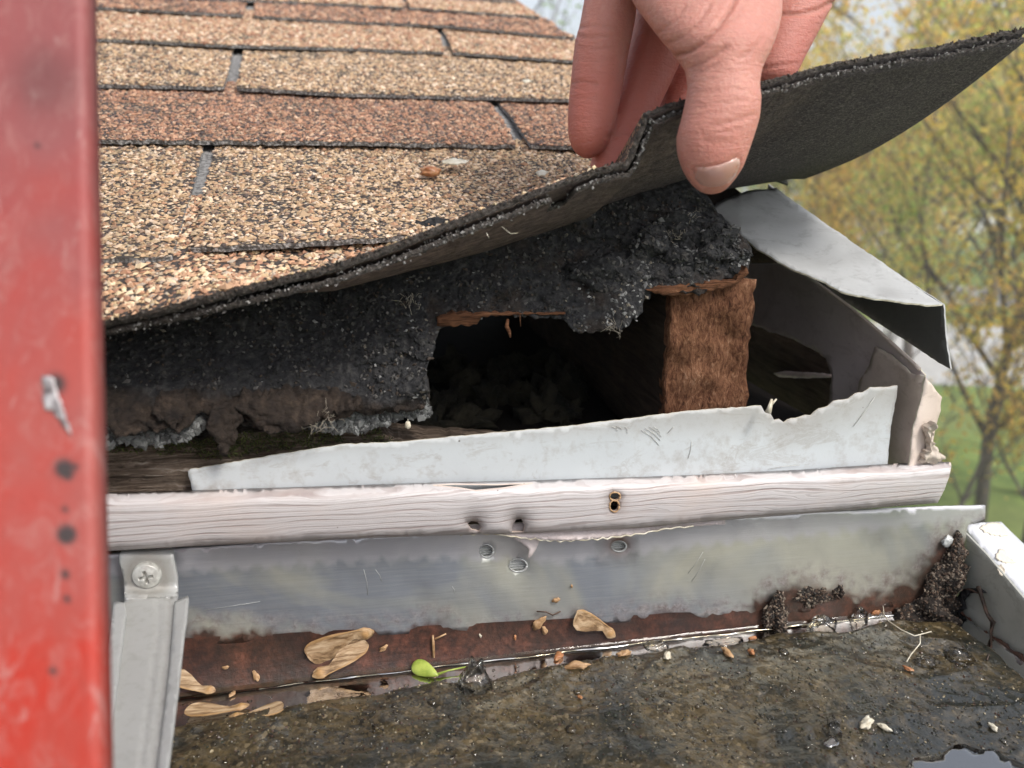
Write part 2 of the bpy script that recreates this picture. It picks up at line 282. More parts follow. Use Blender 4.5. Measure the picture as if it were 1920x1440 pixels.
# outdoors
m = Mat('lawn'); k = m.noise(1.6, 6, 0.7); k2 = m.noise(0.13, 4, 0.6)
c = m.ramp(k, [(0.35, (0.09, 0.14, 0.03)), (0.65, (0.20, 0.27, 0.07))]); c = m.mix(m.ramp(k2, [(0.5, 0.0), (0.7, 0.6)]), c, (0.22, 0.20, 0.09))
m.set(color=c, rough=1.0); M_lawn = m.m
m = Mat('pale_concrete'); m.set(color=m.ramp(m.noise(3, 5), [(0.4, (0.42, 0.42, 0.42)), (0.7, (0.55, 0.55, 0.54))]), rough=0.9); M_conc = m.m
m = Mat('road_asphalt'); m.set(color=m.ramp(m.noise(8, 5), [(0.4, (0.20, 0.20, 0.21)), (0.7, (0.27, 0.27, 0.28))]), rough=0.9); M_road = m.m
m = Mat('bark'); m.set(color=m.ramp(m.noise(9, 6, 0.7, m.obj((4, 4, 0.8))), [(0.35, (0.11, 0.09, 0.08)), (0.65, (0.24, 0.20, 0.18))]), rough=0.95, normal=m.bump(m.noise(20, 5, .6, m.obj((4, 4, .8))), 1, .02)); M_bark = m.m
m = Mat('spring_leaves'); a = m.attr('rnd', 'Color'); m.set(color=a, rough=0.7)
tl = m.n('ShaderNodeBsdfTranslucent'); m.put(tl.inputs[0], a); mx = m.n('ShaderNodeMixShader'); mx.inputs[0].default_value = 0.6
m.t.links.new(m.b.outputs[0], mx.inputs[1]); m.t.links.new(tl.outputs[0], mx.inputs[2]); m.t.links.new(mx.outputs[0], m.out.inputs[0]); M_leaf = m.m
m = Mat('white_siding'); m.set(color=(0.74, 0.74, 0.75), rough=0.7); M_siding = m.m
m = Mat('grey_roof_tiles'); m.set(color=m.ramp(m.noise(6, 4), [(0.4, (0.13, 0.125, 0.12)), (0.7, (0.22, 0.21, 0.20))]), rough=0.9); M_hroof = m.m
m = Mat('window_glass'); m.set(color=(0.04, 0.05, 0.06), rough=0.1); M_wglass = m.m
m = Mat('car_white'); m.set(color=(0.75, 0.76, 0.78), rough=0.25, coat=0.5); M_car = m.m
m = Mat('car_dark'); m.set(color=(0.05, 0.06, 0.08), rough=0.25, coat=0.5); M_cardk = m.m
m = Mat('rubber'); m.set(color=(0.02, 0.02, 0.02), rough=0.8); M_rub = m.m

# ------------------------------------------------------------------ object helpers
ORG = {}
def tag(o, label=None, cat=None, group=None, kind=None):
    if label: o['label'] = label
    if cat: o['category'] = cat
    if group: o['group'] = group
    if kind: o['kind'] = kind
    return o
def root(name, loc, label, cat, group=None):
    o = bpy.data.objects.new(name, None); C.objects.link(o); o.location = loc; o.empty_display_size = 0.02
    ORG[o.name] = np.array(loc, float); return tag(o, label, cat, group)
def mk(name, V, faces, mats, parent=None, smooth=True, attrs=None, fmat=None, cols=None):
    V = np.asarray(V, float)
    org = ORG[parent.name] if parent is not None else np.array([V[:, 0].mean(), V[:, 1].mean(), V[:, 2].min()])
    me = bpy.data.meshes.new(name); L = (V-org).astype(np.float32)
    if isinstance(faces, np.ndarray):
        nf, k = faces.shape
        me.vertices.add(len(V)); me.vertices.foreach_set('co', L.ravel())
        me.loops.add(nf*k); me.loops.foreach_set('vertex_index', faces.astype(np.int32).ravel())
        me.polygons.add(nf); me.polygons.foreach_set('loop_start', np.arange(0, nf*k, k, dtype=np.int32))
        me.update(calc_edges=True); me.validate()
    else:
        me.from_pydata([tuple(p) for p in L], [], [tuple(int(i) for i in f) for f in faces])
    if not isinstance(mats, (list, tuple)): mats = [mats]
    for mm in mats: me.materials.append(mm)
    if fmat is not None: me.polygons.foreach_set('material_index', np.asarray(fmat, np.int32))
    me.polygons.foreach_set('use_smooth', np.full(len(me.polygons), bool(smooth)))
    for k_, v_ in (attrs or {}).items():
        at = me.attributes.new(k_, 'FLOAT', 'POINT'); at.data.foreach_set('value', np.asarray(v_, np.float32))
    if cols is not None:
        at = me.attributes.new('rnd', 'FLOAT_COLOR', 'POINT'); at.data.foreach_set('color', np.c_[cols, np.ones(len(cols))].astype(np.float32).ravel())
    me.update()
    o = bpy.data.objects.new(name, me); C.objects.link(o)
    if parent is not None: o.parent = parent; ORG[o.name] = org
    else: o.location = org; ORG[o.name] = org
    return o
def inside(poly, pts):
    poly = np.asarray(poly, float); pts = np.asarray(pts, float); r = np.zeros(len(pts), bool); j = len(poly)-1
    for i in range(len(poly)):
        xi, yi = poly[i]; xj, yj = poly[j]
        if yi != yj:
            c = ((yi > pts[:, 1]) != (yj > pts[:, 1])) & (pts[:, 0] < (xj-xi)*(pts[:, 1]-yi)/(yj-yi)+xi); r ^= c
        j = i
    return r
def densify(poly, step, jag=0.0, closed=True, seed=0, freq=0.12):
    out = []; n = len(poly)
    for i in range(n if closed else n-1):
        a = np.array(poly[i], float); b = np.array(poly[(i+1) % n], float); L = np.linalg.norm(b-a); k = max(1, int(round(L/step)))
        t = (b-a)/max(L, 1e-6); nn = np.array([-t[1], t[0]])
        for q in range(k):
            p = a+(b-a)*q/k
            if jag: p = p+nn*jag*(noise.noise(Vector((p[0]*freq, p[1]*freq, seed)))*1.3+noise.noise(Vector((p[0]*freq*4, p[1]*freq*4, seed+5)))*0.8)
            out.append(p)
    if not closed: out.append(np.array(poly[-1], float))
    return out
def sheet(name, outline, surf, mat, parent=None, step=12, thick=0.0006, back=(0, 1, 0), holes=(), jag=0.0, jfreq=0.12, attrs=None, emat=None,
          disp=None, smooth=True, seed=0, ret=False):
    """sheet metal / felt / board cut to an outline, laid on its own surface, with thickness"""
    ob = densify(outline, step, jag, seed=seed, freq=jfreq); hb = [densify(h, max(2, step*0.5)) for h in holes]
    pts = [tuple(p) for p in ob]; edges = [(i, (i+1) % len(ob)) for i in range(len(ob))]
    for h in hb:
        s = len(pts); pts += [tuple(p) for p in h]; edges += [(s+i, s+(i+1) % len(h)) for i in range(len(h))]
    A = np.array(pts); x0, y0 = A.min(0); x1, y1 = A.max(0)
    gx, gy = np.meshgrid(np.arange(x0, x1, step), np.arange(y0, y1, step)); G = np.c_[gx.ravel(), gy.ravel()]
    G = G+np.random.default_rng(seed+1).uniform(-0.25, 0.25, G.shape)*step
    ok = inside(ob, G)
    for h in hb: ok &= ~inside(h, G)
    G = G[ok]
    if len(G):
        dmin = np.full(len(G), 1e9)
        for s in range(0, len(A), 200): dmin = np.minimum(dmin, np.sqrt(((G[:, None, :]-A[None, s:s+200])**2).sum(2)).min(1))
        G = G[dmin > step*0.45]
    allp = [Vector((p[0], p[1])) for p in pts]+[Vector((p[0], p[1])) for p in G]
    vs, es, fs, ov, oe, of = delaunay_2d_cdt(allp, edges, [], 0, 1e-4)
    q = np.array([(v.x, v.y) for v in vs]); T = np.array([f for f in fs if len(f) == 3])
    cen = q[T].mean(1); ok = inside(ob, cen)
    for h in hb: ok &= ~inside(h, cen)
    T = T[ok]
    V = np.array([surf(p[0], p[1]) for p in q])
    n_ = np.cross(V[T[:, 1]]-V[T[:, 0]], V[T[:, 2]]-V[T[:, 0]]); flip = ((n_*(V[T[:, 0]]-CO)).sum(1)) > 0
    T[flip] = T[flip][:, ::-1]
    bk = np.array(back, float); bk = bk/np.linalg.norm(bk)
    if disp is not None: V = V-bk*np.array([disp(p) for p in V])[:, None]
    W = V+bk*thick; N = len(V)
    ec = {}
    for t in T:
        for i in range(3):
            a, b = int(t[i]), int(t[(i+1) % 3]); ec[(a, b)] = 1
    side = [(a, b) for (a, b) in ec if (b, a) not in ec]
    faces = [tuple(t) for t in T]+[tuple(int(i)+N for i in t[::-1]) for t in T]+[(b, a, a+N, b+N) for a, b in side]
    VV = np.r_[V, W]; at = {}
    for k_, fn in (attrs or {}).items():
        vals = np.array([fn(p[0], p[1]) for p in q]); at[k_] = np.r_[vals, vals]
    fm = None; mats = [mat]
    if emat is not None: mats.append(emat); fm = [0]*len(T)+[0]*len(T)+[1]*len(side)
    o = mk(name, VV, faces, mats, parent, smooth, at, fm)
    for p_ in list(o.data.polygons)[2*len(T):]: p_.use_smooth = False
    if ret: return o, V, T
    return o
def sample(V, T, n, seed=0):
    r = np.random.default_rng(seed); a, b, c = V[T[:, 0]], V[T[:, 1]], V[T[:, 2]]
    cr_ = np.cross(b-a, c-a); ar = np.linalg.norm(cr_, axis=1); tot = ar.sum()/2; k = r.choice(len(T), n, p=ar/ar.sum())
    u, v = r.random(n), r.random(n); w = u+v > 1; u[w] = 1-u[w]; v[w] = 1-v[w]
    return a[k]+(b-a)[k]*u[:, None]+(c-a)[k]*v[:, None], cr_[k]/np.maximum(ar[k], 1e-12)[:, None], tot
def area(V, T): return np.linalg.norm(np.cross(V[T[:, 1]]-V[T[:, 0]], V[T[:, 2]]-V[T[:, 0]]), axis=1).sum()/2
OCT = np.array([(1, 0, 0), (-1, 0, 0), (0, 1, 0), (0, -1, 0), (0, 0, 1), (0, 0, -1)], float)
OCF = np.array([(0, 2, 4), (2, 1, 4), (1, 3, 4), (3, 0, 4), (2, 0, 5), (1, 2, 5), (3, 1, 5), (0, 3, 5)])
def stones(P_, Nn, size, pal, seed=0, flat=0.6, sink=0.15, jit=0.25, gain=1.0):
    """crushed granules: jittered octahedra standing on a surface"""
    r = np.random.default_rng(seed); n = len(P_)
    if n == 0: return np.zeros((0, 3)), np.zeros((0, 3), int), np.zeros((0, 3))
    t = r.normal(size=(n, 3)); t -= (t*Nn).sum(1)[:, None]*Nn; t /= np.linalg.norm(t, axis=1)[:, None]; b = np.cross(Nn, t)
    s = size*np.exp(r.normal(0, 0.28, n))
    o = OCT[None]+r.uniform(-jit, jit, (n, 6, 3))*1.2; o = o/np.linalg.norm(o, axis=2)[..., None]*r.uniform(0.75, 1.2, (n, 6, 1))
    asp = r.uniform(0.7, 1.3, (n, 1))
    L = (o[:, :, 0]*s[:, None]*asp)[..., None]*t[:, None]+(o[:, :, 1]*s[:, None]/asp)[..., None]*b[:, None]+(o[:, :, 2]*s[:, None]*flat)[..., None]*Nn[:, None]
    V = P_[:, None]+L+(Nn*(s*flat*(0.5-sink))[:, None])[:, None]
    Fc = (OCF[None]+(np.arange(n)*6)[:, None, None]).reshape(-1, 3)
    pal = np.array(pal)*gain; ci = pal[r.integers(0, len(pal), n)]*r.uniform(0.75, 1.25, (n, 1))
    return V.reshape(-1, 3), Fc, np.repeat(ci, 6, axis=0)
def tube(pts, rad, seg=8, closed_ends=True):
    pts = [np.asarray(p, float) for p in pts]; V = []; Fc = []; up = np.array([0.31, 0.2, 0.93]); n = len(pts)
    for i, p in enumerate(pts):
        d = pts[min(i+1, n-1)]-pts[max(i-1, 0)]; d = d/max(np.linalg.norm(d), 1e-9)
        a = np.cross(d, up); a /= max(np.linalg.norm(a), 1e-9); b = np.cross(d, a); r_ = rad[i] if hasattr(rad, '__len__') else rad
        for k in range(seg): V.append(p+a*r_*cos(2*pi*k/seg)+b*r_*sin(2*pi*k/seg))
    for i in range(n-1):
        for k in range(seg): Fc.append((i*seg+k, i*seg+(k+1) % seg, (i+1)*seg+(k+1) % seg, (i+1)*seg+k))
    if closed_ends: Fc.append(tuple(range(seg))[::-1]); Fc.append(tuple((n-1)*seg+k for k in range(seg)))
    return np.array(V), Fc
def join(parts):
    V = []; Fc = []; o = 0
    for v, f in parts:
        V.append(v); Fc += [tuple(int(i)+o for i in q) for q in f]; o += len(v)
    return np.concatenate(V), Fc
def ico(sub=3):
    bm = bmesh.new(); bmesh.ops.create_icosphere(bm, subdivisions=sub, radius=1); V = np.array([v.co[:] for v in bm.verts]); Fc = [tuple(v.index for v in f.verts) for f in bm.faces]; bm.free(); return V, Fc
ICO = {k: ico(k) for k in (1, 2, 3, 4)}
def blob(c, rad, amp=0.2, freq=1.5, sub=3, seed=0, rot=None):
    V, Fc = ICO[sub]; U = V*np.array([1+amp*fbm(p, freq, 4, seed) for p in V])[:, None]*np.array(rad)
    if rot is not None: U = U @ np.array(Matrix.Rotation(rot[0], 3, rot[1]).transposed())
    return U+np.array(c), Fc
def grid(nu, nv, fn):
    V = np.array([fn(i/(nu-1), j/(nv-1)) for j in range(nv) for i in range(nu)])
    Fc = [(j*nu+i, j*nu+i+1, (j+1)*nu+i+1, (j+1)*nu+i) for j in range(nv-1) for i in range(nu-1)]; return V, Fc
def boxm(lo, hi, step=0.01, amp=0.0, freq=40, bev=0.0):
    lo, hi = np.array(lo, float), np.array(hi, float); bm = bmesh.new(); bmesh.ops.create_cube(bm, size=1)
    for v in bm.verts: v.co = Vector((lo+hi)/2+np.array(v.co)*(hi-lo))
    if bev: bmesh.ops.bevel(bm, geom=list(bm.edges), offset=bev, segments=2, affect='EDGES')
    if step:
        for ax in range(3):
            n = int((hi-lo)[ax]/step)
            for k in range(1, n):
                nn = [0, 0, 0]; nn[ax] = 1; c_ = [0, 0, 0]; c_[ax] = lo[ax]+(hi-lo)[ax]*k/n
                bmesh.ops.bisect_plane(bm, geom=bm.verts[:]+bm.edges[:]+bm.faces[:], plane_co=c_, plane_no=nn)
    V = np.array([v.co[:] for v in bm.verts]); bm.verts.index_update(); Fc = [tuple(v.index for v in f.verts) for f in bm.faces]; bm.free()
    if amp:
        V = V+np.array([[fbm(p, freq, 4, 3), fbm(p, freq, 4, 11), fbm(p, freq, 4, 23)] for p in V])*amp
    return V, Fc
Z5 = lambda p: np.array([p[0], p[1], p[2]])

# ------------------------------------------------------------------ ROOF
roofr = root('shingled_roof', (-0.1, 0.6, CAMZ-0.02), 'sloping tan and brown asphalt shingle roof beyond the lifted corner', 'roof')
rake = [(965, 0), (985, 12), (1003, 29), (1030, 38), (1050, 57), (1076, 68), (1095, 88), (1130, 113), (1165, 145), (1220, 190), (1270, 230), (1330, 277), (1400, 318), (1478, 345)]
def rakex(y):
    ys = [-400, -120]+[p[1] for p in rake]; xs = [700, 850]+[p[0] for p in rake]; return float(np.interp(y, ys, xs))
c1 = [(-420, 520), (190, 487), (325, 480), (340, 463), (500, 458), (640, 450), (755, 443), (900, 440), (1100, 400), (1280, 355), (1400, 330), (1475, 326)]
c2 = [(-600, 262), (185, 262), (640, 266), (970, 272), (1325, 280)]
c3 = [(-600, 140), (180, 158), (430, 163), (640, 175), (900, 182), (1065, 186), (1218, 191)]
c4 = [(-600, 40), (180, 72), (450, 85), (640, 90), (850, 98), (1075, 113), (1130, 116)]
c5 = [(-600, -30), (180, 13), (460, 28), (640, 40), (820, 47), (1075, 70)]
c6 = [(-600, -75), (250, -8), (480, 0), (640, 8), (780, 15), (1005, 31)]
c7 = [(-600, -105), (480, -30), (957, 2)]
c8 = [(-600, -128), (480, -55), (915, -28)]
c9 = [(-600, -145), (480, -80), (860, -60)]
c10 = [(-600, -160), (480, -100), (800, -85)]
rows = [c1, c2, c3, c4, c5, c6, c7, c8, c9, c10]
# slots: for each course, list of (lower-left x, lower-right x, upper-left x, upper-right x)
slots = [[(322, 357, 386, 408)], [(968, 996, 902, 915)], [(420, 444, 441, 461)], [(832, 850, 803, 812)], [(456, 476, 463, 480)], [(757, 768, 750, 757)], [], [], []]
mats_r = [M_tan, M_red, M_tan, M_tan, M_red, M_tan, M_red, M_tan, M_red]
tanp = [(0.46, 0.33, 0.19), (0.52, 0.41, 0.26), (0.60, 0.48, 0.33), (0.36, 0.22, 0.13), (0.66, 0.56, 0.42), (0.48, 0.36, 0.22), (0.26, 0.19, 0.13), (0.42, 0.29, 0.17), (0.10, 0.08, 0.07)]
redp = [(0.38, 0.21, 0.125), (0.44, 0.27, 0.17), (0.30, 0.16, 0.10), (0.52, 0.38, 0.26), (0.42, 0.26, 0.16), (0.20, 0.14, 0.11), (0.34, 0.20, 0.13), (0.09, 0.07, 0.065)]
midp = tanp[:5]+redp[:5]
labels_r = [('tan', tanp), ('red', redp), ('tan', tanp), ('tan', midp), ('red', redp), ('tan', midp)]
for ri in range(len(rows)-1):
    lo_, up_ = rows[ri], rows[ri+1]
    def lowy(x): return lerp_poly(lo_, x)
    def upy(x): return lerp_poly(up_, x)
    th = 0.0022
    def surf(x, y, lo_=lo_, up_=up_):
        a, b = lerp_poly(lo_, x), lerp_poly(up_, x); f_ = (a-y)/max(a-b, 1)
        h = (0.0062 if ri == 0 else 0.0042)*(1-f_)+0.0006*math.sin(x*0.011+ri)*(1-f_)
        if ri == 0 and x < 1000:                       # the free end of the tab lifts a little
            h += 0.0025*max(0, 1-f_*3.0)*min(1, max(0, (x-340)/60))*max(0, 1-abs(x-520)/600)
        return roofP(x, y, h+0.0012)
    xs = [-420] if ri == 0 else [-600]
    cuts = [(xs[0], xs[0])]+[(s[0], s[2]) for s in slots[ri]]
    # tabs between slots
    bounds = []; lx = (xs[0], xs[0])
    for s in slots[ri]: bounds.append((lx, (s[0], s[2]))); lx = (s[1], s[3])
    bounds.append((lx, None))
    for bi, (L_, R_) in enumerate(bounds):
        xl0, xl1 = L_; poly = []
        xr0 = R_[0] if R_ else rakex(lo_[-1][1])+rng.uniform(-4, 4); xr1 = R_[1] if R_ else rakex(up_[-1][1]-8)
        poly.append((xl0, lowy(xl0)+ (0 if not (ri == 0 and bi == 1) else 2)))
        for p in lo_:
            if xl0+3 < p[0] < xr0-3: poly.append(p)
        poly.append((xr0, lowy(xr0)))
        if R_:
            mid = 0.5; my = (lowy(xr0)+upy(xr1))/2; bow = 12 if ri in (1, 3) else 0
            if bow: poly.append(((xr0+xr1)/2+bow*0.6, my-4))
            poly.append((xr1, upy(xr1)-4)); poly.append((xr1+2, upy(xr1)-9-2))
        else:
            yy = lowy(xr0); ty = upy(xr1)-9
            for p in rake[::-1]:
                if ty+6 < p[1] < yy-6: poly.append(p)
            poly.append((rakex(ty), ty))
        top = [(p[0], p[1]-9) for p in up_ if xl1+6 < p[0] < (xr1-6)]
        poly += top[::-1]; poly.append((xl1, upy(xl1)-9))
        if L_[0] > -300:
            my = (lowy(xl0)+upy(xl1))/2; bow = 12 if ri in (1, 3) else 0
            if bow: poly.append(((xl0+xl1)/2+bow*0.6, my-4))
        step = 14 if ri < 3 else 16
        o, V, T = sheet('shingle_tab', poly, surf, mats_r[ri], roofr, step=step, thick=th*0.85, back=-RN, jag=2.0 if ri < 2 else 1.0, jfreq=0.05,
                        emat=M_edge, seed=ri*10+bi, ret=True)
        o['label'] = ('reddish brown ' if mats_r[ri] is M_red else 'tan ')+'granule covered shingle tab'
        if ri < 6:
            pal = labels_r[ri][1]; gs = [0.00088, 0.00092, 0.00102, 0.00118, 0.0014, 0.0016][ri]
            pc = V[T].mean(1); px_ = np.array([proj(p)[0] for p in pc]); keep = T[(px_ > 60)]
            A_ = area(V, keep); n = int(A_*0.62/(pi*gs*gs*0.55))
            Pp, Nn, _ = sample(V, keep, n, seed=ri*7+bi); Nn[Nn[:, 2] < 0] *= -1
            den = np.array([fbm(p, 26, 3, ri) for p in Pp]); wear = np.array([fbm(p, 90, 2, ri+9) for p in Pp])
            kk = (den*0.7+wear*0.5+rng.normal(0, 0.25, n)) > -0.42; Pp, Nn = Pp[kk], Nn[kk]
            SV, SF, SC = stones(Pp, Nn, gs, pal, seed=ri*3+bi, gain=1.06)
            SC = SC*np.array([0.98, 0.92, 0.93]); g = mk('granule_coat', SV, SF, M_gran, roofr, smooth=False, cols=SC); g['kind'] = 'stuff'
# dark base course seen in the slots
bp = [(-600, 470), (700, 470), (755, 425), (1100, 370), (1470, 322)]+rake[::-1]+[(850, -120), (-600, -200)]
o, bV, bT = sheet('base_course', bp, lambda x, y: roofP(x, y, -0.0006), M_base, roofr, step=60, thick=0.001, back=-RN, ret=True)
# plywood deck under the shingles
def deckP(X, s, o=0): return CO+np.array([X, s*cos(SL), -0.123/cos(SL)*1.0+s*sin(SL)])+RN*o
dV = np.array([deckP(x, s, o) for o in (-0.003, -0.017) for (x, s) in ((-0.6, 0.335), (0.185, 0.335), (0.135, 1.7), (-0.6, 1.7))])
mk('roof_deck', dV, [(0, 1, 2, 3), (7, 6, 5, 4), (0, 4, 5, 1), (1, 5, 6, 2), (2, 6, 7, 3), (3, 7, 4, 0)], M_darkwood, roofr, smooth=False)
# far slope beyond the ridge so the roof has a back
rV = np.array([deckP(-0.6, 1.7, 0.0), deckP(0.135, 1.7, 0.0), deckP(0.135, 1.7, 0)+np.array([0, 1.2, -0.35]), deckP(-0.6, 1.7, 0)+np.array([0, 1.2, -0.35])])
mk('rear_slope', np.r_[rV, rV-np.array([0, 0, 0.02])], [(0, 1, 2, 3), (7, 6, 5, 4), (0, 4, 5, 1), (1, 5, 6, 2), (2, 6, 7, 3), (3, 7, 4, 0)], M_tan, roofr, smooth=False)

# scraps on the roof
def on_roof(x, y, h=0.006): return roofP(x, y, h)
v, f = blob(on_roof(807, 322, 0.0075), (0.0042, 0.0035, 0.0022), 0.35, 1.6, 3, 5)
o = mk('yellow_crumb', v, f, M_oscrap); tag(o, 'small yellowish crumb lying on the tan shingle above the lifted edge', 'crumb')
o = sheet('white_flake', [(828, 300), (850, 297), (880, 301), (872, 306), (848, 308), (832, 305)], lambda x, y: roofP(x, y, 0.0085), M_pale, None, step=4, thick=0.0004, back=-RN, jag=2)
tag(o, 'long white paint flake on the tan shingle near the yellow crumb', 'paint flake')
o = sheet('white_flake', [(1004, 322), (1016, 318), (1028, 321), (1022, 328), (1010, 330)], lambda x, y: roofP(x, y, 0.0085), M_pale, None, step=4, thick=0.0004, back=-RN, jag=2)
tag(o, 'short white paint flake on the shingle just left of the fingers', 'paint flake')
o = sheet('white_flake', [(978, 150), (990, 148), (997, 151), (985, 155)], lambda x, y: roofP(x, y, 0.0085), M_pale, None, step=4, thick=0.0004, back=-RN, jag=1)
tag(o, 'tiny white flake higher up the roof on the third shingle row', 'paint flake')

# ------------------------------------------------------------------ LIFTED SHINGLE
flapr = root('lifted_shingle', tuple(atY(1100, 420, 0.30)), 'double layer asphalt shingle corner bent upward between the thumb and fingers, dark fibrous underside showing', 'shingle')
Epx = [(-300, 700), (-100, 660), (100, 622), (195, 601), (300, 577), (420, 546), (540, 516), (620, 496), (700, 470), (760, 447), (860, 408), (960, 372), (1060, 335), (1120, 314), (1172, 304),
       (1180, 290), (1190, 262), (1200, 240), (1206, 212), (1232, 204), (1262, 190), (1290, 185), (1350, 172), (1420, 155), (1480, 140), (1560, 118), (1650, 103), (1750, 87), (1850, 66), (1924, 50)]
Bpx = [(-300, 560), (100, 560), (620, 545), (640, 540), (773, 507), (887, 480), (1007, 450), (1140, 413), (1273, 378), (1380, 360), (1478, 344)]
Ee = densify(Epx, 5.0, 0, closed=False); rj = np.random.default_rng(3)
E3 = []
for i, p in enumerate(Ee):
    big_ = noise.noise(Vector((p[0]*0.03, p[1]*0.03, 2)))*3.0; sm = noise.noise(Vector((p[0]*0.15, p[1]*0.15, 7)))*4.0+rj.uniform(-1.2, 1.2)
    E3.append(atY(p[0], p[1]+big_*0.6+sm*0.7, 0.246))
E3 = np.array(E3)
Hp = np.array([roofP(p[0], p[1], 0.0004)+RN*0.0062 for p in densify(Bpx, 20, 0, closed=False)])
def Hat(X):
    return np.array([X, np.interp(X, Hp[:, 0], Hp[:, 1]), np.interp(X, Hp[:, 0], Hp[:, 2])])
NVF = 30; ys_back = 0.352
def flap_layer(off_front, off_down, thick, seed, insetfn=None):
    rowsV = []
    for i, e in enumerate(E3):
        X = e[0]; h = Hat(X); w = np.clip((X+0.0)/0.2, 0, 1)
        ed = e.copy(); prof = []
        # front inset
        dirn = (h-ed); Ld = np.linalg.norm(dirn); dirn = dirn/Ld
        ins = insetfn(i, X) if insetfn else 0
        for j in range(NVF+1):
            t = j/NVF; t0 = off_front/Ld+ins/Ld; tt = t0+(1-t0)*t
            p = ed+(h-ed)*tt
            bul = 0.0058*(w**1.3)*sin(pi*tt)
            p = p+np.array([0, -0.35, -0.94])*bul
            ripple = 0.0012*noise.noise(Vector((X*28, tt*2, 3)))*w*sin(pi*min(1, tt*1.2))
            p = p+np.array([0, 0.3, 0.95])*ripple
            # crease running diagonally across the right part
            cx = 0.155-0.03*tt; p = p+np.array([0, 0.3, -0.95])*(-0.0022*exp(-((X-cx)/0.010)**2))*sin(pi*tt)
            prof.append(p)
        ext = h.copy(); q = deckP(X, max(0.365, h[1]/cos(SL)+0.03), 0.0016)
        for j in range(1, 5): prof.append(ext+(q-ext)*j/4)
        rowsV.append(prof)
    V = np.array(rowsV); nu, nv = V.shape[:2]
    # normals (downwards side)
    du = np.gradient(V, axis=0); dv = np.gradient(V, axis=1); N = np.cross(du, dv); N /= np.linalg.norm(N, axis=2)[..., None]+1e-12
    s = np.sign(N[:, :, 2]); s[s == 0] = 1; N *= s[..., None]
    Nsm = N.copy()
    for _ in range(6): Nsm[1:-1] = (Nsm[:-2]+Nsm[1:-1]*2+Nsm[2:])/4
    Nsm /= np.linalg.norm(Nsm, axis=2)[..., None]; N = Nsm
    tf = np.interp(V[:, :, 0], [-0.07, 0.03, 0.10], [1.0, 0.88, 0.60])[..., None]
    top = V-N*off_down*tf; bot = V-N*(off_down+thick)*tf
    top = top.reshape(-1, 3); bot = bot.reshape(-1, 3); M = nu*nv; Fc = []; fm = []
    idx = lambda i, j: i*nv+j
    for i in range(nu-1):
        for j in range(nv-1):
            Fc.append((idx(i, j), idx(i, j+1), idx(i+1, j+1), idx(i+1, j))); fm.append(0)
            Fc.append((M+idx(i, j), M+idx(i+1, j), M+idx(i+1, j+1), M+idx(i, j+1))); fm.append(1)
        Fc.append((idx(i, 0), idx(i+1, 0), M+idx(i+1, 0), M+idx(i, 0))); fm.append(2)
    for j in range(nv-1):
        Fc.append((idx(nu-1, j), idx(nu-1, j+1), M+idx(nu-1, j+1), M+idx(nu-1, j))); fm.append(2)
    return np.r_[top, bot], Fc, fm, V, N
br_attr = lambda V: {'brown': np.clip(1.0-(V[:, 0]+0.0)/0.22+0.1, 0, 1)}
V1, F1, fm1, S1, N1 = flap_layer(0.0, 0.0, 0.0026, 1)
o = mk('upper_layer', V1, F1, [M_red, M_under, M_core], flapr, True, br_attr(V1), fm1)
V2, F2, fm2, S2, N2 = flap_layer(0.0006, 0.0043, 0.0020, 2, lambda i, X: 0.0012*noise.noise(Vector((X*90, 4, 4)))+0.0006+(0.012 if 0.058 < X < 0.0655 else 0))
o = mk('lower_layer', V2, F2, [M_core, M_under, M_core], flapr, True, br_attr(V2), fm2)
# granules on the top face (visible at left) and pale crumbs along the broken edges
nu, nv = S1.shape[:2]; G = S1.reshape(-1, 3); Tt = []
for i in range(nu-1):
    if S1[i, 0, 0] < -0.098 or S1[i, 0, 0] > 0.075: continue
    for j in range(nv-1): Tt += [(i*nv+j, i*nv+j+1, (i+1)*nv+j+1), (i*nv+j, (i+1)*nv+j+1, (i+1)*nv+j)]
Tt = np.array(Tt); A_ = area(G, Tt); n = int(A_*0.62/(pi*0.00095**2*0.55)); Pp, Nn, _ = sample(G, Tt, n, 5); Nn[Nn[:, 2] < 0] *= -1
den = np.array([fbm(p, 60, 3, 4) for p in Pp]); kk = den+rng.normal(0, 0.2, n) > -0.38
SV, SF, SC = stones(Pp[kk], Nn[kk], 0.00098, redp[:5]+tanp[:3]+[(0.4, 0.33, 0.26)], 9, gain=1.25)
g = mk('granule_coat', SV, SF, M_gran, flapr, False, cols=SC); g['kind'] = 'stuff'
for (S, N, dn, sd_g, num, pal_e) in ((S1, N1, 0.0008, 0.0006, 2, [(0.03, 0.022, 0.018), (0.05, 0.035, 0.027), (0.08, 0.06, 0.045), (0.02, 0.018, 0.017)]), (S2, N2, 0.0050, 0.0009, 3, [(0.06, 0.055, 0.05), (0.10, 0.09, 0.085), (0.15, 0.14, 0.135), (0.28, 0.27, 0.26), (0.04, 0.036, 0.034)])):
    ed = []; en = []
    for i in range(2, nu-1):
        if S[i, 0, 0] < -0.10: continue
        for _ in range(num):
            ed.append(S[i, 0]+(S[i+1, 0]-S[i, 0])*rng.random()-N[i, 0]*(dn+rng.normal(0, sd_g))*float(np.interp(S[i, 0, 0], [-0.07, 0.03, 0.10], [1.0, 0.88, 0.60]))+np.array([0, rng.uniform(-0.0004, 0.0010), 0])); v_ = rng.normal(size=3)-np.array([0, 1.5, 0]); en.append(v_/np.linalg.norm(v_))
    SV, SF, SC = stones(np.array(ed), np.array(en), 0.00046, pal_e, 11)
    g = mk('edge_crumbs', SV, SF, M_gran, flapr, False, cols=SC); g['kind'] = 'stuff'
